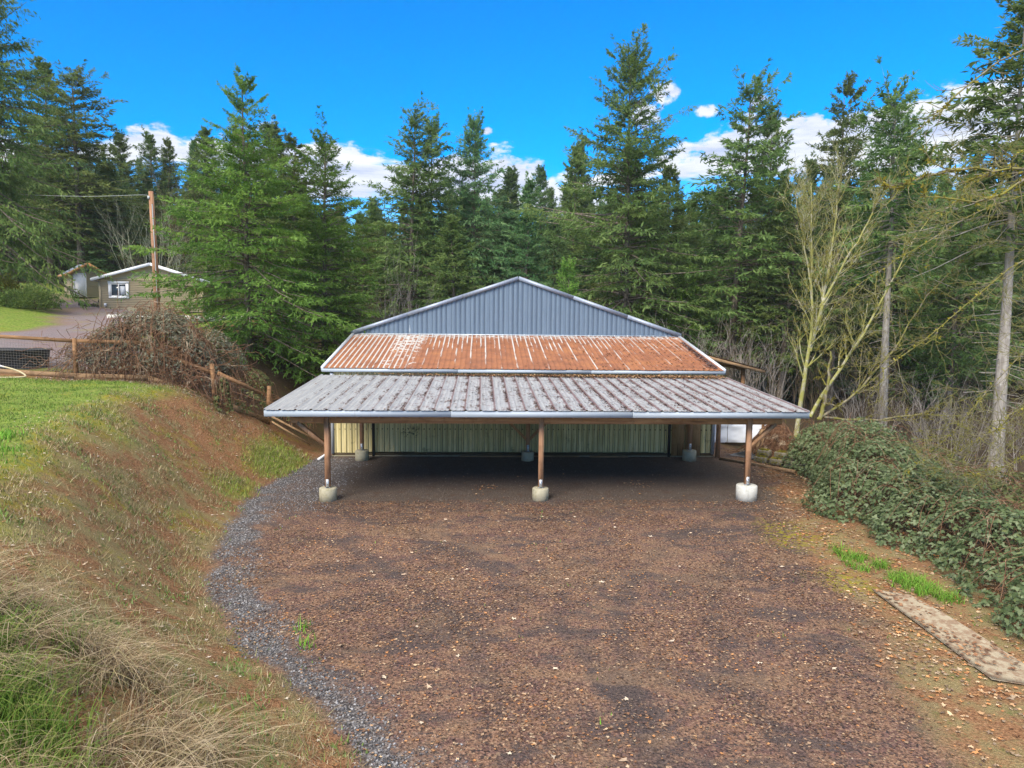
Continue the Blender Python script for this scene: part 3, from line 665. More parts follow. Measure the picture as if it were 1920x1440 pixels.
for b in range(3):
    u = b*ww/3; prof += [(u, 0), (u+.014, -.040), (u+.034, -.040), (u+.048, 0), (u+.115, 0), (u+.155, .0), (u+.170, .018), (u+.186, .018)]
prof += [(ww, 0)]
for i in range(NWP):
    x0 = -7.31+i*ww; mid = -5.8 < x0+ww/2 < 5.6
    yb = 26.16 if mid else 26.1; zlo = .16 if mid else .14
    pp = np.array(prof); n = len(pp); dy = random.uniform(-.006, .006)
    v = np.concatenate([np.stack([x0+pp[:, 0], yb+dy+pp[:, 1], np.full(n, z)], 1) for z in (zlo+random.uniform(-.01, .01), 3.25)])
    G().add(v, None, [[a, a+1, n+a+1, n+a] for a in range(n-1)]).build('wall_panel', 'green_wall', barn)
for x in (-5.83, 5.64): G().box((x, 26.08, 1.5), (.10, .09, 3.0)).build('door_jamb', 'dark_gap', barn)
for a, b in ((-7.4, -3.8), (-3.8, .2), (.2, 4.1), (4.1, 7.4)):
    G().box(((a+b)/2, 26.09, .05), (b-a-.01, .05, .17)).build('skirt_board', 'skirt_wood', barn)
for a, b in ((5.72, 6.22), (6.26, 6.86)):
    G().box(((a+b)/2, 26.03, 1.45), (b-a-.008, .018, 2.8)).build('plywood_panel', 'ply_wood', barn)
G().box((7.56, 26.0, 1.5), (.14, .14, 3.0)).build('corner_post', 'post_wood', barn)
for y in (27.4,):
    G().box((0, 29, .02), (14.8, 5.9, .03)).build('floor_slab', 'concrete', barn)
# side lean-to
ln = barn
n = 24; ys = np.linspace(30.2, 37, n*2+1); zr = np.where(np.arange(n*2+1) % 2 == 0, .022, 0.0)
v = np.concatenate([np.stack([np.full(len(ys), 7.66), ys, 3.98+zr], 1), np.stack([np.full(len(ys), 11.15), ys, 3.12+zr], 1)]); m_ = len(ys)
G().add(v, None, [[a, a+1, m_+a+1, m_+a] for a in range(m_-1)]).build('lean_to_roof', 'lean_roof', barn)
G().bar((7.7, 30.25, 3.88), (11.1, 30.25, 3.03), .05, .13).build('rafter', 'old_board', barn)
for y in (30.9, 36.4): G().box((10.35, y, 1.4), (.15, .15, 3.5)).build('lean_to_post', 'rail_wood', barn)
G().box((10.35, 33.6, 3.15), (.12, 5.6, .16)).build('lean_to_beam', 'old_board', barn)
# leaves and dirt lying on the two roofs
def litter(name, xs, ys, zf, cols, smin, smax, label=None):
    g = G(); n = len(xs); a = rng.uniform(0, 2*pi, n); L = rng.uniform(smin, smax, n)
    D = np.stack([np.cos(a), np.sin(a), rng.uniform(-.15, .25, n)], 1); O = np.stack([xs, ys, zf(xs, ys)+rng.uniform(.004, .02, n)], 1)-D*L[:, None]*.5
    S = np.stack([-np.sin(a), np.cos(a), rng.uniform(-.3, .3, n)], 1); cols = np.asarray(cols)
    c = cols[rng.integers(0, len(cols), n)]*rng.uniform(.7, 1.25, (n, 1))
    g.leaves(O, D, L, L*rng.uniform(.5, .9, n), S, .12, c); o = g.build(name, 'fallen_leaf'); o['kind'] = 'stuff'; return o
nl = 13000
xs = -7.3+14.8*rng.beta(1.4, 1.3, nl); bay = .42778; k = np.floor((xs+7.70)/bay); xs = -7.70+(k+1)*bay-.045-np.abs(rng.exponential(.05, nl)); ys = rng.uniform(EY0+.05, EY1-.1, nl)
clump = fbm(xs, ys, 1.7, 3, 3) > .47; xs, ys = xs[clump], ys[clump]; keep = xs > -7.6; xs, ys = xs[keep], ys[keep]
xr = rng.uniform(-4.5, 7.5, 9000); yr = rng.uniform(EY0+.05, EY1, 9000); cl = fbm(xr, yr, 2.3, 4, 8) > .60; xs = np.concatenate([xs, xr[cl]]); ys = np.concatenate([ys, yr[cl]])
litter('roof_leaf_litter', xs, ys, lambda x, y: roof_z(y)+.004, [(.085, .042, .042), (.13, .07, .06), (.06, .035, .035), (.18, .12, .09)], .03, .08)
m_ = 5200; xs = -7.3+14.9*rng.beta(2.2, 1.1, m_); ys = EY1-.02-np.abs(rng.normal(0, .22, m_))*np.interp(xs, [-7, 0, 7.5], [.25, .8, 1.35])
litter('roof_leaf_drift', xs, np.minimum(ys, EY1), lambda x, y: roof_z(y)+.02+rng.uniform(0, .05, len(x)), [(.30, .15, .06), (.36, .21, .10), (.16, .075, .04), (.44, .29, .16), (.10, .055, .035)], .05, .11)
m_ = 650; xs = 8.2*rng.beta(1.6, 1.0, m_)-.6+rng.normal(0, .2, m_); ys = rng.uniform(OY0, OY1-1, m_); q = np.abs(xs) < 7.55; xs, ys = xs[q], ys[q]
litter('rusty_roof_leaf_litter', xs, ys, lambda x, y: oz(y)+.004, [(.09, .045, .03), (.06, .03, .025), (.05, .04, .02)], .04, .12)
m_ = 900; ys = rng.uniform(26.1, 31, m_); xs = 7.55-np.abs(rng.normal(0, .13, m_))*np.interp(ys, [26, 31], [1.6, .5])
litter('rusty_roof_leaf_drift', xs, ys, lambda x, y: oz(y)+.01, [(.07, .04, .05), (.11, .07, .06), (.25, .2, .2)], .05, .11)
# planks lying along the wall
def plank(name, p0, p1, wd, ht, label, mt='old_board', cat='plank', group=None):
    mid = (np.array(p0)+np.array(p1))/2
    return tag(G().bar(p0, p1, wd, ht).build(name, mt, None, False, mid), label, cat, group)
plank('plank', (-2.5, 25.93, .03), (2.1, 25.96, .03), .09, .04, 'long pale plank lying on the gravel at the foot of the barn wall')
plank('plank', (2.5, 25.92, .03), (4.0, 25.90, .03), .12, .04, 'short tan plank lying under the barn wall, right of the long one')
plank('timber_edging', (7.45, 25.45, .05), (9.45, 23.4, .0), .10, .12, 'pale timber edging board running from the barn corner to the stone blocks', cat='edging')
# boards leaning down the bank
bd = [((-9.85, 26.15, 1.62), (-8.0, 26.75, .42), 'upper of two weathered boards sliding down the bank beside the carport'), ((-9.55, 25.75, 1.38), (-8.3, 26.3, .42), 'lower of two weathered boards sliding down the bank beside the carport')]
for p0, p1, lb in bd: plank('board', p0, p1, .26, .05, lb, cat='board', group='boards on the bank')
G_ = G(); G_.tubes([[(-7.75, 25.3, .03), (-7.62, 25.55, .1), (-7.5, 25.8, .2)]], [[.05]*3], 10, cap=True)
tag(G_.build('drain_pipe', 'white_tarp', None, True, (-7.6, 25.5, .05)), 'short white drain pipe end at the barn corner by the bank', 'pipe')
# white sheeting on the right
tp = thing('sheeted_enclosure', (9.6, 29.0, 0), 'enclosure walled in wrinkled white plastic sheeting beyond the right end of the carport', 'enclosure')
for a, b in ((8.1, 9.02), (9.04, 10.9)):
    nx = 26; nz = 22; X, Z = np.meshgrid(np.linspace(a, b, nx), np.linspace(.04, 2.0, nz)); Y = 29.0+(fbm(X*1.2, Z*6, 1.5, 4, 12)-.5)*.16
    q = (np.arange(nz-1)[:, None]*nx+np.arange(nx-1)[None]).ravel()
    G().add(np.stack([X, Y, Z], -1).reshape(-1, 3), None, np.stack([q, q+1, q+nx+1, q+nx], 1)).build('plastic_sheet', 'white_tarp', tp, True)
for x in (8.08, 9.03, 10.92, 10.55): G().box((x, 29.12 if x != 10.55 else 28.9, 1.02), (.09, .09, 2.1)).build('post', 'rail_wood', tp)
G().box((9.5, 29.1, 2.06), (2.9, .08, .1)).build('top_rail', 'rail_wood', tp)
G().box((9.15, 28.93, .95), (.05, .05, .12)).build('latch', 'bracket_steel', tp)
# mossy block wall
bw = thing('block_wall', (9.8, 24.9, 0), 'low wall of mossy stone blocks at the right edge of the yard', 'wall')
bl = [(9.0, 25.25, 0), (9.42, 24.85, 0), (9.82, 24.45, 0), (10.2, 24.05, -.05), (9.15, 25.35, .24), (9.62, 24.92, .24), (10.05, 24.45, .22)]
for k, (x, y, z) in enumerate(bl):
    g = G(); g.box((x, y, z+.06), (.46, .3, .23), rz=-.78+random.uniform(-.08, .08)); o = g.build('block', 'block_stone', bw)
    b_ = o.modifiers.new('bevel', 'BEVEL'); b_.width = .03; b_.segments = 2
    if k in (0, 1, 4, 5, 6):
        nn = 300; a = rng.normal(rng.uniform(-.06, .06), .10, nn).clip(-.25, .25); b2 = rng.normal(-.06, .08, nn).clip(-.17, .14); cz = cos(-.78); sz_ = sin(-.78)
        O = np.stack([x+a*cz-b2*sz_, y+a*sz_+b2*cz, z+.18-.9*np.clip(np.abs(a)-.16, 0, 1)-2.2*np.clip(-.10-b2, 0, 1)+rng.uniform(-.02, .02, nn)], 1)
        gm = G(); gm.leaves(O, rng.normal(size=(nn, 3))+np.array([0, 0, .8]), rng.uniform(.04, .08, nn), .035, None, 0, np.stack([rng.random(nn)]*3, 1)); mo = gm.build('moss', 'moss_tuft', o); mo['kind'] = 'stuff'
# black tarp in a heap
nx = 26; X, Y = np.meshgrid(np.linspace(-.55, .55, nx), np.linspace(-.35, .35, nx)); Z = .17*np.exp(-(X/.4)**2-(Y/.2)**2)*(0.6+1.0*fbm(X, Y, 6, 3, 4))+.02
q = (np.arange(nx-1)[:, None]*nx+np.arange(nx-1)[None]).ravel(); R_ = Matrix.Rotation(-.9, 3, 'Z')
v = np.stack([X, Y, Z], -1).reshape(-1, 3) @ np.array(R_).T+np.array([8.75, 26.1, 0])
tag(G().add(v, None, np.stack([q, q+1, q+nx+1, q+nx], 1)).build('plastic_heap', 'black_plastic', None, True, (8.75, 26.1, 0)), 'crumpled black plastic lying beside the timber edging', 'plastic sheet')
# plywood sheet lower right
sh = thing('plywood_sheet', (6.2, 11, 0), 'weathered plywood sheet strewn with leaves, lying at the edge of the yard', 'plywood sheet')
nx, ny = 8, 24; X, Y = np.meshgrid(np.linspace(0, 1, nx), np.linspace(0, 1, ny))
P00, P10, P01 = np.array([6.05, 12.75]), np.array([6.62, 12.45]), np.array([5.9, 9.35])
xy = P00+X[..., None]*(P10-P00)+Y[..., None]*(P01-P00); xy[..., 0] += Y*X*.35
zz = zat(xy[..., 0], xy[..., 1]); zz = .5*zz+.5*zz.mean()+.06+.03*np.sin(Y*5)*X
v = np.stack([xy[..., 0], xy[..., 1], zz], -1).reshape(-1, 3); q = (np.arange(ny-1)[:, None]*nx+np.arange(nx-1)[None]).ravel(); f = np.stack([q, q+nx, q+nx+1, q+1], 1)
g = G().add(v, None, f); g.add(v-np.array([0, 0, .018]), None, f[:, ::-1])
rim = list(range(nx))+[r*nx+nx-1 for r in range(1, ny)]+[(ny-1)*nx+c for c in range(nx-2, -1, -1)]+[r*nx for r in range(ny-2, 0, -1)]
N0 = nx*ny; g.F4.append(np.array([[rim[k], rim[k-1], N0+rim[k-1], N0+rim[k]] for k in range(len(rim))]))
g.build('board_face', 'ply_sheet', sh)
SHEET = (P00, P10, P01)
# ---------------------------------------------------------------- fence on the bank
fence = thing('wire_fence', (-13.6, 25.1, float(zat(-13.6, 25.1))), 'wooden post and rail fence with wire mesh along the top of the bank', 'fence')
FP = [(-24.2, 25.6), (-20.3, 25.5), (-16.3, 25.2), (-13.7, 25.15), (-11.35, 25.1), (-9.95, 26.5)]
FPZ = [float(zat(*p)) for p in FP]
for k, (x, y) in enumerate(FP):
    lean = (-.10 if k == 4 else (.10 if k == 5 else 0)); H = 1.45 if k not in (3,) else 1.1
    g = G(); p = np.array([[(x-lean*.0, y, FPZ[k]-.3), (x+lean*.5, y, FPZ[k]+H*.5), (x+lean, y, FPZ[k]+H)]]); g.tubes(p, [[.085, .08, .075]], 9, cap=True); g.build('post', 'rail_wood', fence, True)
for k in range(5):
    (xa, ya), (xb, yb) = FP[k], FP[k+1]; za, zb = FPZ[k], FPZ[k+1]; d = unit(np.array([xb-xa, yb-ya])); off = np.array([d[1], -d[0]])*.09
    hr = 1.36 if k < 3 else 1.12
    G().bar((xa+d[0]*.1+off[0]*0, ya+d[1]*.1, za+hr), (xb-d[0]*.1, yb-d[1]*.1, zb+hr), .06, .13).build('rail', 'rail_wood', fence)
    G().bar((xa+off[0], ya+off[1], za+.10), (xb+off[0], yb+off[1], zb+.10), .04, .20).build('kickboard', 'old_board', fence)
    L = math.hypot(xb-xa, yb-ya); n = int(L/.10); nz = 12; g = G(); tt = np.linspace(0, 1, n)
    P = [[(xa+(xb-xa)*u, ya+(yb-ya)*u, za+(zb-za)*u+.15), (xa+(xb-xa)*u, ya+(yb-ya)*u, za+(zb-za)*u+hr-.1)] for u in tt]; g.tubes(P, .004, 3)
    P = [[(xa, ya, za+.15+(hr-.25)*r/nz), (xb, yb, zb+.15+(hr-.25)*r/nz)] for r in range(nz+1)]; g.tubes(P, .004, 3)
    o = g.build('wire_mesh', 'wire', fence); o['kind'] = 'stuff'
# black trough behind the fence
tr = thing('water_trough', (-19.9, 26.6, float(zat(-19.9, 26.6))), 'black round-ended plastic trough behind the wire fence', 'trough')
n = 36; a = np.arange(n)*2*pi/n; ex = np.sign(np.cos(a))*np.abs(np.cos(a))**.6*1.75; ey = np.sign(np.sin(a))*np.abs(np.sin(a))**.8*.75
z0 = float(zat(-19.9, 26.6))-.1
def ring(k, z): return np.stack([-19.9+ex*k, 26.6+ey*k, np.full(n, z0+z)], 1)
v = np.concatenate([ring(.94, 0), ring(1, .72), ring(1.03, .72), ring(1.03, .78), ring(.96, .78), ring(.90, .1)]); f = [[r*n+i, r*n+(i+1) % n, (r+1)*n+(i+1) % n, (r+1)*n+i] for r in range(5) for i in range(n)]
c_ = len(v); v = np.concatenate([v, [[-19.9, 26.6, z0+.1]]]); G().add(v, [[5*n+i, 5*n+(i+1) % n, c_] for i in range(n)], f).build('tub', 'black_plastic', tr, True)
g = G(); g.tubes([np.concatenate([ring(1.045, .75), ring(1.045, .75)[:1]])], .03, 6); g.build('rim', 'black_plastic', tr, True)
# hose
hp = [(-21.6, 25.0, .55), (-20.3, 24.95, .56), (-19.2, 24.9, .46), (-18.2, 24.8, .26), (-17.75, 24.7, .08), (-17.9, 24.55, .03), (-18.6, 24.4, .03), (-19.15, 24.4, .03)]
hp = [(x, y, float(zat(x, y))+z) for x, y, z in hp]
tag(G().tubes([smooth_path(hp, 60)], .028, 8, cap=True).build('garden_hose', 'white_hose', None, True, hp[4]), 'pale blue-white hose looping down from the fence onto the lawn', 'hose')
# utility pole and its cable
pz = float(zat(-19.9, 39.2)); pole = thing('utility_pole', (-19.85, 39.2, pz), 'weathered reddish wooden utility pole in front of the tan house', 'utility pole')
G().tubes([[(-19.82, 39.2, pz-.5), (-19.85, 39.2, pz+4), (-19.93, 39.2, 12.1)]], [[.17, .155, .12]], 12, cap=True).build('shaft', 'pole_wood', pole, True)
G().tubes([[(-19.75, 39.08, pz), (-19.78, 39.08, pz+4), (-19.84, 39.10, 11.4)]], .025, 6).build('conduit', 'cable', pole)
G().box((-20.0, 39.1, 11.75), (.1, .12, .14)).build('cable_clamp', 'cable', pole)
pts = [(-20.0, 39.1, 11.78), (-20.5, 39.3, 11.92), (-25, 41.5, 12.15), (-33, 46.5, 13.1), (-44, 53, 14.8)]
tag(G().tubes([smooth_path(pts, 50)], .009, 5).build('overhead_cable', 'cable', None, True, pts[0]), 'pale service cable running left from the top of the utility pole', 'cable')
# tan house
def gable_house(root, wx, wy, hw, hr, ov, mats, siding=.2):
    """local frame: front gable wall at y = 0 facing -y, ridge along +y"""
    wall, roof, fas = mats
    n = int((hw)/siding) if siding else 1; g = G()
    for k in range(n):                                                   # lap boards, each leaning out over the one below
        za, zb = hw*k/n, hw*(k+1)/n
        for (x0, y0), (x1, y1), nx_, ny__ in (((-wx/2, 0), (wx/2, 0), 0, -1), ((wx/2, 0), (wx/2, wy), 1, 0), ((-wx/2, wy), (-wx/2, 0), -1, 0), ((wx/2, wy), (-wx/2, wy), 0, 1)):
            o = .010
            g.add([(x0+nx_*o, y0+ny__*o, za), (x1+nx_*o, y1+ny__*o, za), (x1, y1, zb), (x0, y0, zb), (x0, y0, za), (x1, y1, za)], None, [[0, 1, 2, 3], [4, 5, 1, 0]])
    local(g, 'wall', wall, root)
    n2 = max(2, int((hr-hw)/.2))
    for y in (-.006, wy):
        g = G()
        for k in range(n2):
            za, zb = hw+(hr-hw)*k/n2, hw+(hr-hw)*(k+1)/n2; xa, xb = wx/2*(1-k/n2), wx/2*(1-(k+1)/n2)
            g.add([(-xa, y-.012, za), (xa, y-.012, za), (xb, y, zb), (-xb, y, zb)], None, [[0, 1, 2, 3]])
        local(g, 'gable', wall, root)
    sl = (hr-hw)/(wx/2)
    for s in (-1, 1):
        xe = s*(wx/2+ov); ze = hw-ov*sl; g = G(); m_ = 10
        for k in range(m_):                                              # shingle courses
            xa, xb = xe*(1-k/m_), xe*(1-(k+1)/m_); za, zb = ze+(hr-ze)*k/m_+.09, ze+(hr-ze)*(k+1)/m_+.07
            g.add([(xa, -ov, za), (xa, wy+ov, za), (xb, wy+ov, zb), (xb, -ov, zb), (xa, -ov, za-.03), (xa, wy+ov, za-.03)], None, [[0, 1, 2, 3], [4, 5, 1, 0]])
        local(g, 'roof', roof, root)
        local(G().bar((xe, -ov-.02, ze+.0), (0, -ov-.02, hr+.0), .04, .19), 'rake_board', fas, root)
        local(G().box((xe+s*.02, wy/2, ze), (.04, wy+2*ov, .16)), 'eave_board', fas, root)
        g = G(); g.add([(xe, -ov, ze-.02), (s*wx/2, -ov, hw-.02), (s*wx/2, wy, hw-.02), (xe, wy, ze-.02)], None, [[0, 1, 2, 3]]); local(g, 'soffit', fas, root)
house = thing('house', (-23.35, 46.2, 5.55), 'small tan house with lap siding and a white-trimmed window, behind the utility pole', 'house')
house.rotation_euler.z = radians(14)
gable_house(house, 6.1, 8, 2.12, 3.08, .38, ('house_siding', 'house_roof', 'house_fascia'), .11)
local(G().box((0, -.035, 2.06), (6.12, .03, .07)), 'belt_trim', 'house_siding', house)
for s in (-1, 1): local(G().box((s*3.03, -.02, 1.03), (.12, .09, 2.06)), 'corner_board', 'house_siding', house)
wi = local(G().box((-1.95, -.02, 1.38), (.94, .03, .80)), 'window', 'window_glass', house)
fr = G()
for x, z, dx, dz in ((-1.95, 1.87, 1.22, .15), (-1.95, .91, 1.16, .13), (-2.47, 1.38, .13, .86), (-1.43, 1.38, .13, .86)): fr.box((x, -.05, z), (dx, .06, dz))
local(fr, 'frame', 'house_trim', wi)
sa = G(); sa.box((-1.95, -.045, 1.38), (.07, .04, .80))
for x in (-2.18, -1.72): sa.box((x, -.042, 1.76), (.40, .03, .05)).box((x, -.042, 1.0), (.40, .03, .05))
for x in (-2.385, -1.515): sa.box((x, -.042, 1.38), (.05, .03, .80))
local(sa, 'sash', 'house_trim', wi)
local(G().box((-1.72, -.037, 1.36), (.26, .006, .55)), 'blind', 'silage', wi)
local(G().box((-2.75, -.06, .42), (.14, .1, .2)), 'outlet_box', 'silage', house)
ap = link('concrete_apron', G().box((-20.2, 44.3, 5.16), (8.5, 3.2, .36), rz=radians(14)).mesh('concrete_apron', 'concrete_pale')); ap['kind'] = 'structure'
# small shed
shed = thing('shed', (-31.35, 53.2, 6.62), 'small tan shed with a white door and orange-brown roof edge, left of the house', 'shed')
shed.rotation_euler.z = radians(40)
gable_house(shed, 2.05, 2.9, 1.85, 2.5, .33, ('house_siding', 'shed_roof', 'shed_fascia'), .11)
dr = local(G().box((-.52, -.045, .86), (.66, .04, 1.66)), 'door', 'house_trim', shed)
g = G(); g.box((-.52, -.05, 1.74), (.84, .05, .09)).box((-.9, -.05, .87), (.08, .05, 1.72)).box((-.14, -.05, .87), (.08, .05, 1.72)); local(g, 'frame', 'house_trim', dr)
local(G().box((-.26, -.085, .85), (.04, .05, .04)), 'handle', 'bracket_steel', dr)
g = G(); g.box((.0, -.1, 1.98), (.22, .14, .07)).box((-.1, -.16, 2.0), (.08, .08, .08)).box((.1, -.16, 2.0), (.08, .08, .08)); local(g, 'flood_lamp', 'dark_gap', shed)
# landscape timbers by the house
for p0, p1, lb in (((-29.0, 47.9, 6.05), (-26.7, 46.3, 5.85), 'dark timber edging the bright lawn left of the house'), ((-28.6, 49.6, 6.3), (-26.9, 48.4, 6.15), 'mossy dark timber behind the lawn, between shed and house')):
    plank('edging_timber', p0, p1, .2, .22, lb, 'skirt_wood', 'timber')
# ---------------------------------------------------------------- conifers
def conifer(seed, H, R, h0, nb, ns, nt, ls, power=0.85, droop=.22, sparse=0.0, ragged=.25, hang=.5, topsparse=0.0, lw=.3):
    """crown and trunk meshes: nb branches, each with ns sprays of nt needle twigs of length ls"""
    r = np.random.default_rng(seed); g = G()
    u = np.linspace(0, 1, nb)**0.92+r.normal(0, .006, nb); u = np.clip(u, 0, .995)
    h = h0+(H-h0)*u; az_ = np.arange(nb)*2.39996+r.normal(0, .4, nb)
    low = np.interp(u, [0, .12, 1], [.72, 1, 1])
    side = 1+.22*np.sin(az_*1+seed)*np.sin(u*9+seed)
    L = (R*(1-u)**power*low*side+.22)*(1+r.normal(0, ragged, nb)).clip(.35, 1.6)
    if sparse: k = r.random(nb) > sparse*(.4+.6*vnoise(u*9, az_*.6, seed)); h, az_, L, u = h[k], az_[k], L[k], u[k]; nb = len(h)
    if topsparse: k = r.random(nb) > topsparse*sstep(.62, .8, u); h, az_, L, u = h[k], az_[k], L[k], u[k]; nb = len(h)
    e0 = np.interp(u, [0, .3, .75, 1], [-.10, .10, .45, 1.1])+r.normal(0, .12, nb)
    dr = droop*np.interp(u, [0, .5, 1], [1.5, 1.0, .3])*(1+r.normal(0, .3, nb))
    def spine(s):       # (nb, k) -> points
        rr = L[:, None]*s; z = h[:, None]+L[:, None]*(np.tan(e0)[:, None]*s-dr[:, None]*2*s**2+dr[:, None]*1.25*s**3)
        return np.stack([np.cos(az_)[:, None]*rr, np.sin(az_)[:, None]*rr, z], -1)
    s = r.uniform(.10, 1, (nb, ns))**.8; O = spine(s); T1 = unit(spine(s+.03)-O)
    sgn = np.where(r.random((nb, ns)) < .5, -1, 1); ang = r.uniform(.5, 1.15, (nb, ns))*np.where(s > .93, .25, 1)*sgn
    lat = np.stack([-np.sin(az_), np.cos(az_), np.zeros(nb)], 1)[:, None]
    Dn = unit(T1*np.cos(ang)[..., None]+lat*np.sin(ang)[..., None]+np.array([0, 0, -1.0])*r.uniform(0, .45, (nb, ns))[..., None]*hang)
    Ls = (L[:, None]*.42*(1-.55*s)+.12)*r.uniform(.7, 1.2, (nb, ns))
    bt = r.random((nb, 1, 1))*.75; st_ = r.random((nb, ns, 1))*.35
    q = r.uniform(.0, 1, (nb, ns, nt)); O2 = O[:, :, None]+Dn[:, :, None]*(Ls[..., None]*q)[..., None]
    rot = r.normal(0, 1, (nb, ns, nt, 3)); rot[..., 2] -= hang
    D2 = unit(Dn[:, :, None]*1.0+rot*.55)
    n = nb*ns*nt; l2 = ls*r.uniform(.6, 1.3, n)*np.repeat(np.clip(.55+.5*(L/R), .5, 1.05), ns*nt)
    tint = np.clip(bt+st_+r.normal(0, .10, (nb, ns, nt)), 0, 1).ravel(); br = (r.random((nb, 1, 1)) < .16)*np.ones((nb, ns, nt))*r.random((nb, ns, nt))
    g.leaves(O2.reshape(-1, 3), D2.reshape(-1, 3), l2, l2*lw, r.normal(0, .5, (n, 3))+np.array([0, 0, .0])+np.repeat(np.cross(Dn.reshape(-1, 3), [0, 0, 1.0]), nt, 0), .1, np.stack([tint, br.ravel(), tint*0], 1))
    tg = G(); kk = 9; zz = np.linspace(-.8, H*.97, kk); base = .011*H+.035
    wob = np.cumsum(r.normal(0, .03, (kk, 2)), 0)*(np.arange(kk) > 0)[:, None]
    tg.tubes([np.stack([wob[:, 0], wob[:, 1], zz], 1)], [np.interp(zz, [-.8, 0, H], [base*1.25, base, .02])], 9)
    sb = np.linspace(0, .92, 5)[None]*np.ones((nb, 1)); P = spine(sb); rad = (L*.011+.008)[:, None]*np.linspace(1, .25, 5)[None]
    tg.tubes(P, rad, 3)
    if h0 > 1.5:                                                         # dead stubs under the crown
        m_ = int(h0*5); hs = r.uniform(.8, h0, m_); a = r.uniform(0, 2*pi, m_); ll = r.uniform(.3, 1.4, m_)
        P0 = np.stack([np.zeros(m_), np.zeros(m_), hs], 1); P1 = P0+np.stack([np.cos(a)*ll, np.sin(a)*ll, r.uniform(-.4, .15, m_)*ll], 1)
        tg.tubes(np.stack([P0, (P0+P1)/2, P1], 1), .016, 3)
    return g, tg
PROTO = {}
def proto(key, mat_, H, R, **k):
    g, tg = conifer(H=H, R=R, **k); PROTO[key] = (g.mesh('crown', mat_), tg.mesh('trunk', 'fir_bark', True), H, R)
proto('dense1', 'needles_dark', 20, 3.3, seed=11, h0=1.6, nb=330, ns=12, nt=10, ls=.36, lw=.27)
proto('dense2', 'needles_dark', 20, 3.3, seed=12, h0=2.6, nb=310, ns=12, nt=10, ls=.36, lw=.27, ragged=.3, topsparse=.2)
proto('teal1', 'needles_teal', 20, 3.3, seed=21, h0=1.0, nb=330, ns=12, nt=10, ls=.36, lw=.27)
proto('teal2', 'needles_teal', 20, 3.3, seed=22, h0=2.2, nb=310, ns=12, nt=10, ls=.36, lw=.27, ragged=.3)
proto('open1', 'needles_dark', 22, 3.4, seed=31, h0=6.0, nb=300, ns=11, nt=10, ls=.38, lw=.27, sparse=.32, ragged=.36, topsparse=.35, power=.7)
proto('open2', 'needles_dark', 22, 3.4, seed=32, h0=5.0, nb=310, ns=11, nt=10, ls=.38, lw=.27, sparse=.28, ragged=.4, power=.62, topsparse=.25)
proto('tall1', 'needles_teal', 22, 3.4, seed=41, h0=7.5, nb=310, ns=11, nt=10, ls=.38, lw=.27, sparse=.15, ragged=.34, power=.6)
proto('big', 'needles_dark', 22, 5.0, seed=51, h0=3.5, nb=420, ns=17, nt=10, ls=.36, lw=.27, ragged=.34, power=.62, droop=.16, sparse=.18, topsparse=.30)
proto('fir_a', 'needles_bright', 12.6, 4.2, seed=61, h0=.5, nb=300, ns=26, nt=11, ls=.21, power=.95, droop=.2, topsparse=.55, lw=.26, ragged=.22)
proto('fir_b', 'needles_bright', 13.5, 3.5, seed=62, h0=.6, nb=290, ns=22, nt=10, ls=.22, power=.85, droop=.22, topsparse=.35, lw=.26, ragged=.25)
proto('olive', 'needles_olive', 16.7, 5.2, seed=63, h0=2.9, nb=370, ns=24, nt=10, ls=.26, power=.42, droop=.30, hang=1.1, lw=.30)
proto('sapling', 'needles_bright', 8, 1.9, seed=64, h0=.3, nb=150, ns=10, nt=8, ls=.25)
proto('bare', 'needles_dark', 22, 3.0, seed=71, h0=11.5, nb=190, ns=11, nt=9, ls=.38, lw=.27, sparse=.25, ragged=.36, power=.6)
PROTO['bare'][1].materials[0] = MATS['pale_bark']
def conifer_tree(key, x, y, H, R, label, group=None, name='fir_tree', rz=None):
    cr, tk, h, r_ = PROTO[key]
    e = thing(name, (x, y, float(zat(x, y))-.15), label, 'fir tree', group)
    e.rotation_euler = (random.gauss(0, .018), random.gauss(0, .018), random.uniform(0, 6.28) if rz is None else rz)
    e.scale = (R/r_, R/r_, H/h)
    link('trunk', tk, e); link('crown', cr, e)
    return e
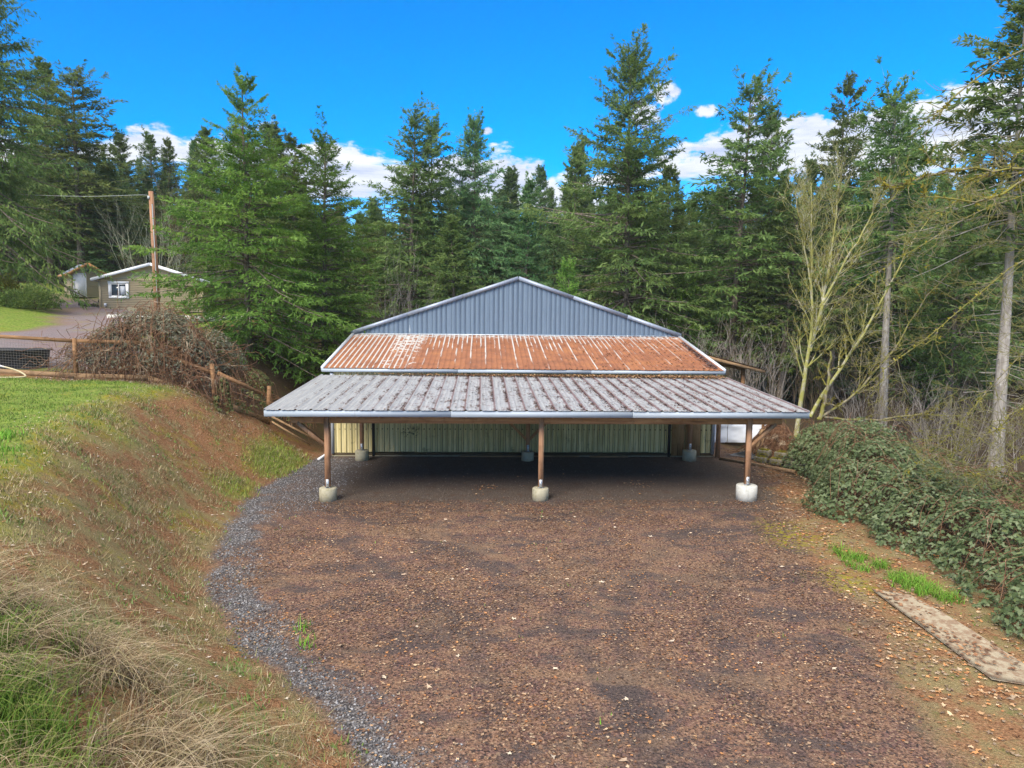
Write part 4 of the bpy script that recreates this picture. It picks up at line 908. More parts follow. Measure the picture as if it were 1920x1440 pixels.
NAMED = [
('olive', -32.3, 43.4, 18.2, 4.6, 'big olive green fir at the left edge with drooping boughs beside the shed'),
('open2', -36.0, 60.5, 17.6, 4.2, 'tall dark fir rising right behind the big olive fir on the left'),
('dense2', -40.64, 64.14, 19.2, 4.0, 'dark fir mostly hidden behind the big olive fir, at the upper left'),
('dense1', -40.52, 75.90, 15.9, 3.0, 'leftmost pointed fir on the skyline behind the shed'),
('dense2', -38.33, 78.90, 16.9, 3.0, 'slim fir with a spired top on the skyline above the utility pole'),
('dense1', -37.48, 81.88, 17.0, 2.6, 'narrow skyline fir just right of the spired one above the utility pole'),
('teal1', -35.6, 83.97, 17.4, 2.6, 'small skyline fir nearest to the big bright fir, on its left'),
('teal2', -34.2, 62.0, 10.5, 3.0, 'light green fir behind the house, left of the utility pole'),
('fir_a', -12.61, 32.63, 12.4, 4.1, 'large bright green fir with a thin open top, left of the barn behind the fence'),
('open1', -12.96, 41.72, 12.1, 3.2, 'thin-topped fir standing between and behind the two bright green firs'),
('fir_b', -9.97, 36.50, 13.5, 3.7, 'second bright green fir, close beside the left side of the barn'),
('open2', -7.85, 56.09, 21.4, 3.6, 'tall ragged fir with a bare pale trunk, left of the barn ridge'),
('open1', -5.83, 58.99, 21.0, 3.2, 'thin fir just right of the tall ragged fir left of the barn ridge'),
('tall1', -2.60, 59.91, 21.6, 2.7, 'slender spire-like fir against the cloud, above the left slope of the gable'),
('teal1', 0.53, 65.57, 18.7, 3.4, 'dense bluish fir directly behind the barn ridge'),
('teal2', 1.41, 51.07, 15.4, 2.6, 'dense green cone-shaped fir just behind the barn ridge'),
('teal1', 4.40, 73.61, 20.0, 2.8, 'small pointed fir on the skyline right of the barn ridge'),
('dense1', 6.97, 67.52, 21.1, 3.2, 'taller pointed fir on the skyline left of the huge central-right fir'),
('teal2', 8.81, 71.59, 22.2, 2.8, 'needle-pointed fir touching the left side of the huge central-right fir'),
('big', 8.59, 48.39, 22.9, 5.0, 'huge broad fir right of the barn ridge, its top above the cloud bank'),
('dense2', 13.71, 56.80, 18.4, 3.5, 'dark fir filling the gap right of the huge broad fir'),
('open2', 16.98, 51.11, 23.3, 4.2, 'very tall fir with a long bare trunk, right of the barn gable'),
('open1', 20.3, 49.5, 17.0, 3.2, 'shorter fir with a bare trunk beside the very tall one right of the gable'),
('dense2', 22.21, 56.82, 23.5, 3.2, 'narrow dark fir against the big cloud, behind the mossy alder'),
('open1', 27.03, 54.83, 26.4, 3.8, 'scraggly one-sided fir rising highest above the mossy alder'),
('teal2', 26.61, 60.41, 21.0, 3.0, 'fir in the dip behind the mossy alder'),
('open2', 33.79, 58.35, 24.4, 3.6, 'open-crowned fir in front of the white cloud at the right'),
('dense1', 39.26, 59.77, 19.6, 3.5, 'dense green fir low on the right, below the big cloud'),
('bare', 21.2, 29.0, 20.0, 3.4, 'thin fir with a pale straight trunk at the right edge'),
('teal2', 38.42, 54.64, 18.6, 3.4, 'bushy green fir behind the mossy branches at the right'),
('bare', 22.0, 39.0, 19.5, 3.0, 'fir with a bare grey trunk behind the leaning alder stem'),
('sapling', 3.73, 43.32, 8.8, 1.7, 'small young light green fir peeking over the right slope of the gable'),
('sapling', 12.6, 47.5, 9.5, 2.2, 'young fir growing at the foot of the very tall fir'),
('dense2', -3.6, 50.5, 12.5, 3.0, 'mid green fir behind the left slope of the gable'),
('teal2', -17.0, 52.0, 13.5, 3.4, 'green fir behind the house, right of the utility pole'),
('dense2', -21.5, 57.0, 13.5, 3.4, 'dark fir behind the house roof'),
('dense1', -27.0, 66.0, 14.5, 3.2, 'dark fir far behind, between the shed and the house'),
('open1', 29.5, 44.0, 16.5, 3.0, 'dark fir in the hollow right of the leaning alder stem'),
('dense2', 11.0, 60.0, 19.5, 3.2, 'fir in shadow between the huge broad fir and the very tall fir'),
]
for key, x, y, H, R, lb in NAMED: conifer_tree(key, x, y, H, R, lb)
used = [(x, y) for _, x, y, *_ in NAMED]
keys = ['dense1', 'dense2', 'teal1', 'teal2', 'open2', 'tall1']
for row, (yy, sp) in enumerate(((63, 4.4), (70, 4.2), (78, 4.4), (87, 4.4), (97, 4.6), (108, 5.0), (122, 5.4), (136, 6.0))):
    x = -0.80*yy
    while x < 0.98*yy:
        x += sp*random.uniform(.75, 1.3); y = yy+random.uniform(-2.6, 2.6)
        if x < -15 and y < 66: continue
        if min(math.hypot(x-a, y-b) for a, b in used) < 2.4: continue
        D = y; azd = math.degrees(math.atan2(x+1.69, y))
        if azd < -17: e0, e1 = 8.2, 11.2
        elif azd < 18: e0, e1 = 7.2, 10.4
        else: e0, e1 = 7.5, 11.6
        if -14 < azd < -8.5: e0, e1 = 7.0, 9.4
        zt = 5.29+math.hypot(x+1.69, y)*math.tan(radians(random.uniform(e0, e1))); H = zt-float(zat(x, y))
        if H < 7: continue
        H = min(H, 26)
        key = random.choice(keys[:4] if row > 1 else keys); used.append((x, y))
        zone = next(z for lim, z in ((-25, 'left of the utility pole'), (-18.5, 'right of the utility pole'), (-11.5, 'behind the two bright firs'), (-6, 'left of the tall ragged fir'), (-1, 'above the left slope of the barn gable'), (4, 'above the barn ridge'), (9, 'just left of the huge broad fir'), (15, 'just right of the huge broad fir'), (20, 'behind the very tall fir'), (27, 'behind the upright mossy alder'), (34, 'behind the leaning alder stem'), (999, 'behind the maple boughs')) if azd < lim)
        depth = 'in the front of' if row < 2 else 'in the middle of' if row < 5 else 'deep in'
        tone = 'bluish' if key in ('teal1', 'teal2', 'tall1') else 'dark'
        lb = f'{tone} conifer {depth} the wood {zone}'
        conifer_tree(key, x, y, H, random.uniform(2.7, 3.6), lb, f'{tone} conifers {depth} the wood, {zone}')
# ---------------------------------------------------------------- bare trees and brush
def grow(acc, p, d, L, r0, lvl, r, up=.12, wig=.16, kids=(6, 5, 4), ang=(.5, 1.0), ratio=(.38, .62), K=6, tmin=.25):
    pts = [np.array(p, float)]; d = unit(d)
    for k in range(K-1):
        d = unit(d+r.normal(0, wig, 3)+np.array([0, 0, up])); pts.append(pts[-1]+d*L/(K-1))
    pts = np.array(pts); acc.setdefault((lvl, K), []).append((pts, np.linspace(r0, max(r0*.3, .004), K)))
    if lvl <= 0: return
    n = kids[len(kids)-lvl] if lvl <= len(kids) else kids[0]
    for _ in range(n):
        t_ = r.uniform(tmin, 1); i = min(int(t_*(K-1)), K-2); f = t_*(K-1)-i; q = pts[i]*(1-f)+pts[i+1]*f; dd = unit(pts[i+1]-pts[i])
        pr = unit(np.cross(dd, r.normal(size=3))); a = r.uniform(*ang); nd = dd*cos(a)+pr*sin(a)
        grow(acc, q, nd, L*r.uniform(*ratio), max(r0*(1-.6*t_)*.55, .005), lvl-1, r, up, wig*1.1, kids, ang, ratio, 5, .15)
def grow_along(acc, pts, r0, r1, r, n, L, kids=(5, 4), up=.1, lvl=2, ang=(.5, 1.1), tmin=.15, wig=.17):
    K = 14; P = smooth_path(pts, K); P[1:-1] += r.normal(0, .03, (K-2, 3)); acc.setdefault((9, K), []).append((P, np.linspace(r0, r1, K)))
    for _ in range(n):
        t_ = r.uniform(tmin, 1); i = min(int(t_*(K-1)), K-2); f = t_*(K-1)-i; q = P[i]*(1-f)+P[i+1]*f; dd = unit(P[i+1]-P[i]); pr = unit(np.cross(dd, r.normal(size=3))); a = r.uniform(*ang)
        grow(acc, q, dd*cos(a)+pr*sin(a), L*(1-.45*t_)*r.uniform(.6, 1.2), max((r0+(r1-r0)*t_)*.5, .008), lvl, r, up, wig, kids)
def acc_geo(acc, sel, sides):
    g = G()
    for (lvl, K), lst in acc.items():
        if not sel(lvl): continue
        g.tubes(np.array([a for a, _ in lst]), np.array([b for _, b in lst]), sides(lvl))
    return g
def bare_tree(name, acc, base, mt, mt2, label, cat='bare tree', mossn=0, group=None, r=None, trunk_lvl=9):
    e = thing(name, base, label, cat, group); b = np.array(base)
    tg = acc_geo(acc, lambda l: l >= trunk_lvl, lambda l: 9); bg = acc_geo(acc, lambda l: l < trunk_lvl, lambda l: 4 if l > 0 else 3)
    if tg.V: tg.build('trunk', mt, e, True)
    if bg.V: bg.build('branches', mt2, e)['kind'] = 'stuff'
    if mossn:
        pts = np.concatenate([np.concatenate([a+(np.roll(a, -1, 0)-a)*f for f in (0, .33, .66)])[:-3] for (l, K), lst in acc.items() for a, rr in lst if rr[0] > .012]); k = r.integers(0, len(pts), mossn)
        O = pts[k]+r.normal(0, .015, (mossn, 3)); g = G(); g.leaves(O, r.normal(size=(mossn, 3))+np.array([0, 0, .3]), r.uniform(.04, .11, mossn), r.uniform(.025, .05, mossn), None, 0, np.stack([r.random(mossn)]*3, 1)); o = g.build('moss', 'moss_tuft', e); o['kind'] = 'stuff'
    return e
# the alder right of the carport: two main stems forking upward
r = np.random.default_rng(101); acc = {}
bz = float(zat(13.7, 32.3))
grow_along(acc, [(13.55, 32.2, bz-.3), (13.8, 32.3, 1.8), (14.2, 32.4, 4.4), (14.15, 32.6, 8.0), (14.1, 33.0, 12.0)], .13, .02, r, 30, 2.5, (5, 4), .2, 2, (.3, .7), .3)
grow_along(acc, [(14.15, 32.4, 3.9), (14.75, 32.5, 6.4), (15.1, 32.7, 8.6), (15.5, 33.0, 12.2)], .11, .02, r, 28, 2.5, (5, 4), .2, 2, (.3, .7), .2)
grow_along(acc, [(14.6, 32.5, 6.0), (15.5, 32.3, 8.0), (16.4, 32.0, 9.9), (17.1, 31.8, 11.6)], .07, .015, r, 20, 2.2, (5, 4), .18, 2, (.35, .8), .2)
grow_along(acc, [(14.2, 32.5, 6.6), (13.7, 32.3, 8.6), (13.2, 32.0, 10.0), (12.8, 31.9, 11.4)], .05, .012, r, 18, 2.0, (5, 4), .18, 2, (.35, .8), .2)
bare_tree('alder_tree', acc, (13.6, 32.2, bz), 'alder_bark', 'alder_bark', 'pale mossy alder with several upright forking stems, just right of the carport roof', mossn=5200, r=r)
r = np.random.default_rng(102); acc = {}
grow_along(acc, [(13.95, 31.6, .8), (15.0, 31.7, 2.6), (16.75, 32.0, 5.2), (18.5, 32.2, 8.6), (19.8, 32.3, 10.6)], .09, .018, r, 24, 2.3, (5, 4), .14, 2, (.4, .9), .25)
bare_tree('alder_tree', acc, (13.95, 31.6, .8), 'alder_bark', 'alder_bark', 'alder stem leaning steeply to the right beside the upright alder', mossn=1800, r=r)
r = np.random.default_rng(103); acc = {}
grow_along(acc, [(13.6, 30.2, .9), (15.2, 30.3, 2.0), (17.2, 30.5, 4.2), (18.6, 30.7, 6.4), (20.4, 31, 8.2)], .065, .014, r, 22, 2.3, (5, 4), .1, 2, (.4, .9), .2)
grow_along(acc, [(13.9, 30.2, 1.0), (16, 30, .9), (18, 29.8, 1.2), (20.5, 29.6, 1.1)], .06, .015, r, 14, 1.6, (4, 4), .05, 2, (.4, .9), .2)
grow_along(acc, [(13.7, 30.2, .9), (14.0, 30.2, 2.2), (14.1, 30.3, 4.0)], .10, .04, r, 6, 1.2, (4, 3), .05, 2)
bare_tree('mossy_tree', acc, (13.6, 30.2, .9), 'mossy_bark', 'mossy_bark', 'fallen-looking bright mossy trunk arching up and right behind the bramble hedge', mossn=2600, r=r)
# the mossy maple standing just outside the right edge, its boughs hanging in
r = np.random.default_rng(104); acc = {}
mb = float(zat(15.0, 17.5))
grow_along(acc, [(15.0, 17.5, mb-.3), (14.8, 17.4, 3), (14.9, 17.6, 6.5), (15.2, 17.8, 11)], .24, .06, r, 8, 3.0, (5, 4), .1, 2)
for pts, rr in (([(14.9, 17.5, 7.0), (12.8, 16.8, 5.6), (10.6, 16.4, 3.2), (8.9, 16.2, 1.6)], .05), ([(14.9, 17.5, 8.0), (12.6, 17.6, 7.0), (10.2, 17.8, 4.9), (8.4, 18, 3.4)], .05), ([(14.9, 17.5, 9.0), (12.4, 18.2, 8.6), (10.0, 18.6, 7.2), (8.2, 18.8, 5.8)], .045),
                ([(14.8, 17.4, 5.2), (12.6, 16.4, 3.9), (10.9, 15.8, 2.9), (9.3, 15.4, 2.2)], .05), ([(14.9, 17.5, 10), (12.8, 17.2, 10.0), (11.0, 16.9, 9.2), (9.6, 16.7, 8.0)], .04), ([(14.8, 17.4, 4.4), (13.0, 16.6, 2.6), (11.4, 16.0, 1.9), (9.9, 15.6, 1.7)], .05), ([(14.8, 17.4, 6.2), (13.2, 15.9, 5.6), (11.6, 14.8, 4.8), (10.2, 14.2, 3.6)], .05)):
    grow_along(acc, pts, rr*.42, .005, r, 20, 1.8, (5, 4), .04, 2, (.4, 1.0), .15)
bare_tree('maple_tree', acc, (15.0, 17.5, mb), 'mossy_bark', 'mossy_bark', 'mossy bare maple whose thin yellow-green boughs hang in from the right edge', mossn=6000, r=r)
r = np.random.default_rng(105); acc = {}
mb = float(zat(12.5, 9.5))
grow_along(acc, [(13.2, 9.5, mb-.3), (13.0, 9.6, 4), (12.8, 9.8, 8.6), (12.6, 10, 12)], .2, .07, r, 5, 2.2, (4, 3), .1, 2)
# near boughs crossing the sky at the upper right
for pts, r0 in (([(12.9, 9.8, 7.6), (9.6, 10.9, 7.9), (8.2, 11.3, 7.95), (7.41, 11.4, 7.89), (6.7, 11.42, 7.88), (6.07, 11.46, 7.86), (5.72, 11.5, 8.2)], .036), ([(12.9, 9.8, 6.9), (9.6, 10.9, 7.9), (8.2, 11.3, 7.85), (7.41, 11.4, 7.87), (6.7, 11.42, 7.76), (6.29, 11.43, 7.65)], .028),
                ([(12.9, 9.8, 7.0), (9.6, 10.9, 8.0), (8.1, 11.35, 7.95), (7.37, 11.39, 7.69), (6.97, 11.38, 7.47), (6.48, 11.39, 7.33), (5.94, 11.42, 7.41), (5.7, 11.44, 7.58)], .036), ([(6.3, 11.46, 7.88), (5.75, 11.46, 7.75), (5.44, 11.46, 7.6), (5.13, 11.48, 7.58), (4.95, 11.49, 7.72)], .017),
                ([(12.8, 9.8, 9.6), (9.5, 10.9, 10.2), (7.4, 11.5, 9.9), (6.24, 11.57, 9.12), (6.0, 11.56, 8.85), (5.68, 11.55, 8.58)], .022)):
    grow_along(acc, pts, r0, .006, r, 13, .62, (3, 2), .06, 1, (.5, 1.1), .3, .14)
bare_tree('maple_tree', acc, (13.2, 9.5, mb), 'mossy_bark', 'mossy_bark', 'nearest mossy bare boughs crossing the cloud at the upper right corner', mossn=2600, r=r)
def brush(name, x, y, hgt, spread, n, mt, label, seed, group=None, cat='bare bush', kids=(4, 3), up=.1, rad=.02):
    r = np.random.default_rng(seed); acc = {}; z = float(zat(x, y))
    for _ in range(n):
        a = r.uniform(0, 2*pi); rr = spread*.35*sqrt(r.random()); px, py = x+cos(a)*rr, y+sin(a)*rr
        tilt = r.uniform(.05, .55)*spread/hgt*1.2
        grow(acc, (px, py, float(zat(px, py))-.1), (cos(a)*tilt, sin(a)*tilt, 1), hgt*r.uniform(.6, 1.05), rad*r.uniform(.6, 1.2), 2, r, up, .10, kids, (.3, .8), (.3, .55))
    return bare_tree(name, acc, (x, y, z), mt, mt, label, cat, 0, group, r)
brush('bare_bush', 12.1, 33.5, 4.6, 2.6, 26, 'grey_twig', 'silvery bare bush behind the right corner of the carport roof', 201)
brush('bare_bush', 10.7, 38.0, 4.2, 2.4, 18, 'grey_twig', 'grey bare bush behind the lean-to roof of the barn', 202)
brush('bare_bush', 16.5, 38.0, 4.8, 3.0, 22, 'brown_twig', 'brown bare bush in the dark wood between alder and barn', 203)
brush('bare_bush', 19.6, 30.0, 3.4, 3.2, 34, 'grey_twig', 'dense pale grey brush right of the bramble hedge top', 204)
brush('bare_bush', 22.0, 27.5, 3.0, 3.2, 30, 'grey_twig', 'dense pale grey brush at the right edge below the mossy boughs', 205)
brush('bare_bush', 17.6, 33.0, 3.2, 2.4, 20, 'grey_twig', 'thin grey brush at the foot of the leaning alder stem', 206)
brush('bare_bush', 24.5, 33.5, 4.2, 3.4, 26, 'brown_twig', 'brown tangled brush far right behind the grey brush', 207)
brush('bare_bush', 20.5, 36.5, 4.2, 3.2, 24, 'brown_twig', 'brown brush around the bare fir trunks on the right', 208)
brush('bare_thicket', -7.3, 48.0, 7.2, 3.0, 26, 'grey_twig', 'thin straight bare saplings behind the left slope of the gable', 209, up=.2, rad=.028)
brush('bare_thicket', -9.4, 50.0, 6.2, 2.6, 18, 'brown_twig', 'bare saplings right of the second bright green fir', 210, up=.2, rad=.026)
brush('lichen_tree', -30.0, 60.0, 7.0, 5.5, 14, 'lichen_twig', 'pale lichen-covered bare tree between the olive fir and the house', 211, kids=(6, 5), rad=.05, cat='bare tree')
brush('bare_tree', -27.3, 63.0, 9.5, 4.5, 12, 'brown_twig', 'brown bare tree with a twiggy crown behind the shed', 212, kids=(7, 5), rad=.06, cat='bare tree')
brush('lichen_tree', -26.2, 56.0, 4.2, 3.6, 14, 'lichen_twig', 'low pale lichen-covered bush above the gap between shed and house', 213, kids=(5, 4), rad=.03)
brush('bare_bush', -28.4, 56.5, 3.6, 3.2, 20, 'brown_twig', 'dark brown bush in the gap right beside the shed', 214)
brush('bare_bush', 23.0, 22.5, 3.0, 2.6, 22, 'brown_twig', 'brown brush at the right edge behind the far scrub', 215)
brush('bare_bush', 15.2, 45.0, 5.0, 3.2, 22, 'brown_twig', 'dark brush at the foot of the very tall fir', 216)
# ---------------------------------------------------------------- bramble thickets
def thicket(name, lumps, n, leaf, mt, label, seed, ncane=120, cane_r=.009, ymax_under=None, dry=0.0, canelow=False, bare=0.0, cat='bramble', floor=0.0):
    """lumps: (x, y, rx, ry, h) half-ellipsoids on the ground"""
    r = np.random.default_rng(seed); lp = np.array(lumps, float); g = G()
    zb = zat(lp[:, 0], lp[:, 1]); area = lp[:, 4]*(lp[:, 2]+lp[:, 3])+lp[:, 2]*lp[:, 3]; pick = r.choice(len(lp), n, p=area/area.sum())
    th = r.uniform(0, 2*pi, n); cz = r.uniform(floor, 1, n); sr = np.sqrt(1-cz**2); q = lp[pick]
    dirs = np.stack([np.cos(th)*sr, np.sin(th)*sr, cz], 1); k = 1-np.abs(r.normal(0, .10, n))+.04*(fbm(q[:, 0]+dirs[:, 0]*3, q[:, 1]+dirs[:, 1]*3, 2, 2, seed))
    lumpy = .86+.28*fbm(q[:, 0]+dirs[:, 0]*q[:, 2]+dirs[:, 2]*1.7, q[:, 1]+dirs[:, 1]*q[:, 3], 1.6, 3, seed+3)
    rr = dirs*q[:, 2:5]*(k*lumpy)[:, None]; O = np.stack([q[:, 0], q[:, 1], zb[pick]], 1)+rr
    inside = np.zeros(n, bool)
    for j, L in enumerate(lp):
        e = ((O[:, 0]-L[0])/L[2])**2+((O[:, 1]-L[1])/L[3])**2+((O[:, 2]-zb[j])/L[4])**2; inside |= (e < .62) & (pick != j)
    O = O[~inside]; N = unit(dirs[~inside]/q[~inside][:, 2:5]); gz = zat(O[:, 0], O[:, 1]); ok = O[:, 2] > gz+.03; O, N = O[ok], N[ok]; n = len(O)
    gap = fbm(O[:, 0]*1.0+O[:, 2]*1.3, O[:, 1]*1.0, 2.4, 3, seed+9) > .36+dry*.1; gap &= r.random(n) > bare*(1-np.clip((O[:, 2]-zat(O[:, 0], O[:, 1])-.35)/1.1, 0, 1))*np.clip(-N[:, 1]+.6, 0, 1)
    O, N = O[gap], N[gap]; n = len(O)
    az_ = r.uniform(0, 2*pi, n); T1 = unit(np.cross(N, r.normal(size=(n, 3)))); tl = np.clip(r.random(n)*.8+.2*fbm(O[:, 0], O[:, 1], 2, 2, 5), 0, 1)
    Nn = unit(N*.6+np.array([0, 0, .55])+r.normal(0, .35, (n, 3)))
    for s_, l_ in ((0.0, 1.0), (1.2, .85), (-1.2, .85)):
        side = np.cross(Nn, T1); D = unit(T1*cos(s_)+side*sin(s_)-np.array([0, 0, .25])); S = np.cross(Nn, D)
        L = leaf*l_*r.uniform(.55, 1.5, n); g.leaves(O, D, L, L*.68, S, -.10, np.stack([tl, (r.random(n) < .07)*1.0, tl*0], 1))
    e = thing(name, (lp[:, 0].mean(), lp[:, 1].mean(), float(zb.mean())), label, cat); o = g.build('leaves', mt, e); o['kind'] = 'stuff'
    c = G(); m_ = ncane; q = lp[r.integers(0, len(lp), m_)]; th = r.uniform(0, 2*pi, m_); f = r.uniform(.75, 1.15, m_)
    P0 = np.stack([q[:, 0]+r.normal(0, .35, m_)*q[:, 2], q[:, 1]+r.normal(0, .35, m_)*q[:, 3]], 1); P1 = np.stack([q[:, 0]+np.cos(th)*q[:, 2]*f, q[:, 1]+np.sin(th)*q[:, 3]*f], 1)
    s_ = np.linspace(0, 1, 8)[None, :, None]; XY = P0[:, None]*(1-s_)+P1[:, None]*s_; XY = XY+np.cumsum(r.normal(0, .02, XY.shape), 1); s1 = np.linspace(0, 1, 8)[None]
    Z = zat(XY[..., 0], XY[..., 1])+(q[:, 4]*r.uniform(.85, 1.12, m_))[:, None]*np.sin(np.clip(s1*2.3+.35, 0, pi))*np.interp(s1, [0, .2, 1], [.5, 1, 1])
    c.tubes(np.concatenate([XY, Z[..., None]], -1), cane_r, 3)
    if canelow:                                                          # bare stems hanging down the near face
        m2 = int(ncane*.8); q = lp[r.integers(0, len(lp), m2)]; th = r.uniform(pi*1.05, pi*1.95, m2); top = r.uniform(.45, .98, m2)
        s_ = np.linspace(0, 1, 7)[None]; rad = .72+.42*np.sin(s_*pi/2); X = q[:, 0:1]+np.cos(th)[:, None]*q[:, 2:3]*rad+np.cumsum(r.normal(0, .10, (m2, 7)), 1)+r.normal(0, .55, (m2, 1))*s_; Y = q[:, 1:2]+np.sin(th)[:, None]*q[:, 3:4]*rad
        Zg = zat(X, Y); Zt = (q[:, 4]*top)[:, None]*(1-s_**1.6)+.02; c.tubes(np.stack([X, Y, Zg+Zt], -1), cane_r*1.15, 3)
    if canelow:
        m3 = 260; q = lp[r.integers(0, len(lp), m3)]; W_ = np.cumsum(np.concatenate([r.normal(0, .2, (m3, 1, 3))+np.zeros((m3, 1, 3)), r.normal(0, .10, (m3, 7, 3))+r.normal(0, .13, (m3, 1, 3))], 1), 1)
        P = np.stack([q[:, 0]+r.normal(0, .6, m3)*q[:, 2], q[:, 1]-q[:, 3]*r.uniform(.6, 1.02, m3), q[:, 4]*r.uniform(.1, .8, m3)], 1); P[:, 2] += zat(P[:, 0], P[:, 1]); P = P[:, None]+W_*np.array([1, .35, .8]); P[..., 2] = np.maximum(P[..., 2], zat(P[..., 0], P[..., 1])+.02); c.tubes(P, cane_r*.9, 3)
    o = c.build('canes', 'bramble_cane', e); o['kind'] = 'stuff'
    return e
r = np.random.default_rng(300)
lumps = []
for k, y in enumerate(np.linspace(8.4, 26.8, 16)):
    x = np.interp(y, [10, 14, 19, 23, 27], [9.3, 9.35, 9.9, 11.1, 12.3])+r.normal(0, .38); h = np.interp(y, [10, 14, 19, 24, 27.5], [1.15, 1.5, 1.8, 2.25, 1.8])*r.uniform(.72, 1.16)
    lumps.append((x, y, np.interp(y, [10, 19, 27], [1.7, 1.75, 1.45])*r.uniform(.9, 1.1), 1.35, h))
    if k % 2: lumps.append((x+1.1, y+.3, 1.4, 1.3, h*.8))
thicket('bramble_hedge', lumps, 62000, .082, 'bramble_leaf', 'long dark green blackberry hedge sloping down the right side of the yard', 301, 420, .007)
thicket('bramble_scrub', [(15.5, 21.5, 2.8, 2.2, 1.3), (17.5, 19.0, 2.6, 2.4, 1.2), (14.6, 25.0, 2.2, 2.0, 1.3), (19.5, 22.0, 2.6, 2.2, 1.3), (13.8, 16.5, 1.6, 2.4, .9), (16.2, 15.4, 2.4, 2, .9)], 15000, .12, 'scrub_leaf', 'lighter yellow-green scrub in the hollow beyond the dark bramble hedge', 302, 260, dry=.9)
thicket('bramble_thicket', [(-15.4, 26.0, 1.2, 1.2, 1.7), (-14.5, 26.1, 1.4, 1.35, 2.3), (-13.4, 26.0, 1.4, 1.35, 2.3), (-12.6, 25.8, 1.0, 1.1, 1.6), (-11.9, 25.6, .6, .7, 1.0), (-14.2, 27.6, 1.9, 1.3, 2.35), (-12.4, 27.4, 1.3, 1.2, 1.7), (-16.4, 26.0, .8, .6, 1.2)], 25000, .07, 'bramble_grey', 'tall tangled bramble with grey-green leaves and bare brown canes, grown over the fence', 303, 260, .010, canelow=True, floor=.12, bare=.9, dry=.15)
thicket('bramble_thicket', [(-10.6, 26.2, .8, .7, .9), (-10.9, 27.5, 1.0, .9, 1.3), (-9.4, 27.6, .9, 1.0, 1.1), (-11.0, 24.9, .35, .3, 1.2)], 3600, .075, 'scrub_leaf', 'sparse bramble trailing over the last fence bay beside the carport', 304, 120, .008, dry=1.2)
# dead vines over a log pile behind the block wall
e = thing('wood_pile', (9.95, 26.6, float(zat(9.95, 26.6))), 'dark stack of logs smothered in dead orange-brown vines, right of the carport', 'wood pile')
z0 = float(zat(9.95, 26.6))
for k in range(14):
    row = k//5; x = 9.4+(k % 5)*.28+row*.1; G().tubes([[(x, 26.1, z0+.12+row*.26), (x+random.uniform(-.06, .06), 26.9, z0+.12+row*.26)]], random.uniform(.10, .14), 9, cap=True).build('log', 'old_board' if k % 3 else 'skirt_wood', e)
for x in (9.15, 9.02): G().bar((x, 26.0, z0), (x+.35, 26.2, z0+1.2), .12, .03).build('slab', 'old_board', e)
r = np.random.default_rng(310); m_ = 420; th = r.uniform(0, 2*pi, m_); s_ = np.linspace(-1, 1, 9)[None]; X0 = 10.05+r.normal(0, .45, m_)[:, None]+np.cos(th)[:, None]*s_*r.uniform(.5, 1.1, m_)[:, None]; Y0 = 26.5+r.normal(0, .35, m_)[:, None]+np.sin(th)[:, None]*s_*.6
Z0 = z0+(1.35*np.exp(-((X0-10.05)/.95)**2-((Y0-26.5)/.75)**2)*r.uniform(.75, 1.08, m_)[:, None])+np.cumsum(r.normal(0, .03, (m_, 9)), 1)+.05
g = G(); g.tubes(np.stack([X0, Y0, Z0], -1), .009, 3); o = g.build('dead_vines', 'bramble_cane', e); o['kind'] = 'stuff'
# two garden shrubs on the island
def shrub(x, y, rx, h, mt, label, seed, n=5200, leaf=.11):
    r = np.random.default_rng(seed); z = float(zat(x, y)); e = thing('shrub', (x, y, z), label, 'shrub'); d = unit(r.normal(size=(n, 3))); d[:, 2] = np.abs(d[:, 2]); k = r.uniform(.55, 1.05, n)*(.75+.5*fbm(d[:, 0]*2+x, d[:, 1]*2+d[:, 2], 1.6, 3, seed))
    O = np.array([x, y, z+.1])+d*k[:, None]*np.array([rx, rx, h]); g = G(); L = leaf*r.uniform(.7, 1.3, n); g.leaves(O, d+r.normal(0, .5, (n, 3)), L, L*.45, None, .1, np.stack([r.random(n), r.random(n)*.5, r.random(n)], 1)); g.build('crown', mt, e)
    acc = {}
    for _ in range(10): grow(acc, (x, y, z-.05), (r.normal(0, .5), r.normal(0, .5), 1), h*.8, .03, 1, r, .1, .1, (4,), (.4, .8))
    acc_geo(acc, lambda l: True, lambda l: 4).build('stems', 'brown_twig', e)
shrub(-29.6, 41.4, 1.05, 1.75, 'shrub_leaf', 'reddish-green upright shrub on the grass island under the olive fir', 401)
shrub(-27.6, 41.0, 1.15, 1.15, 'needles_olive', 'low green rounded shrub at the right end of the grass island', 402)
shrub(-28.6, 40.7, .8, .9, 'needles_olive', 'small green shrub between the two larger island shrubs', 403, 2600)
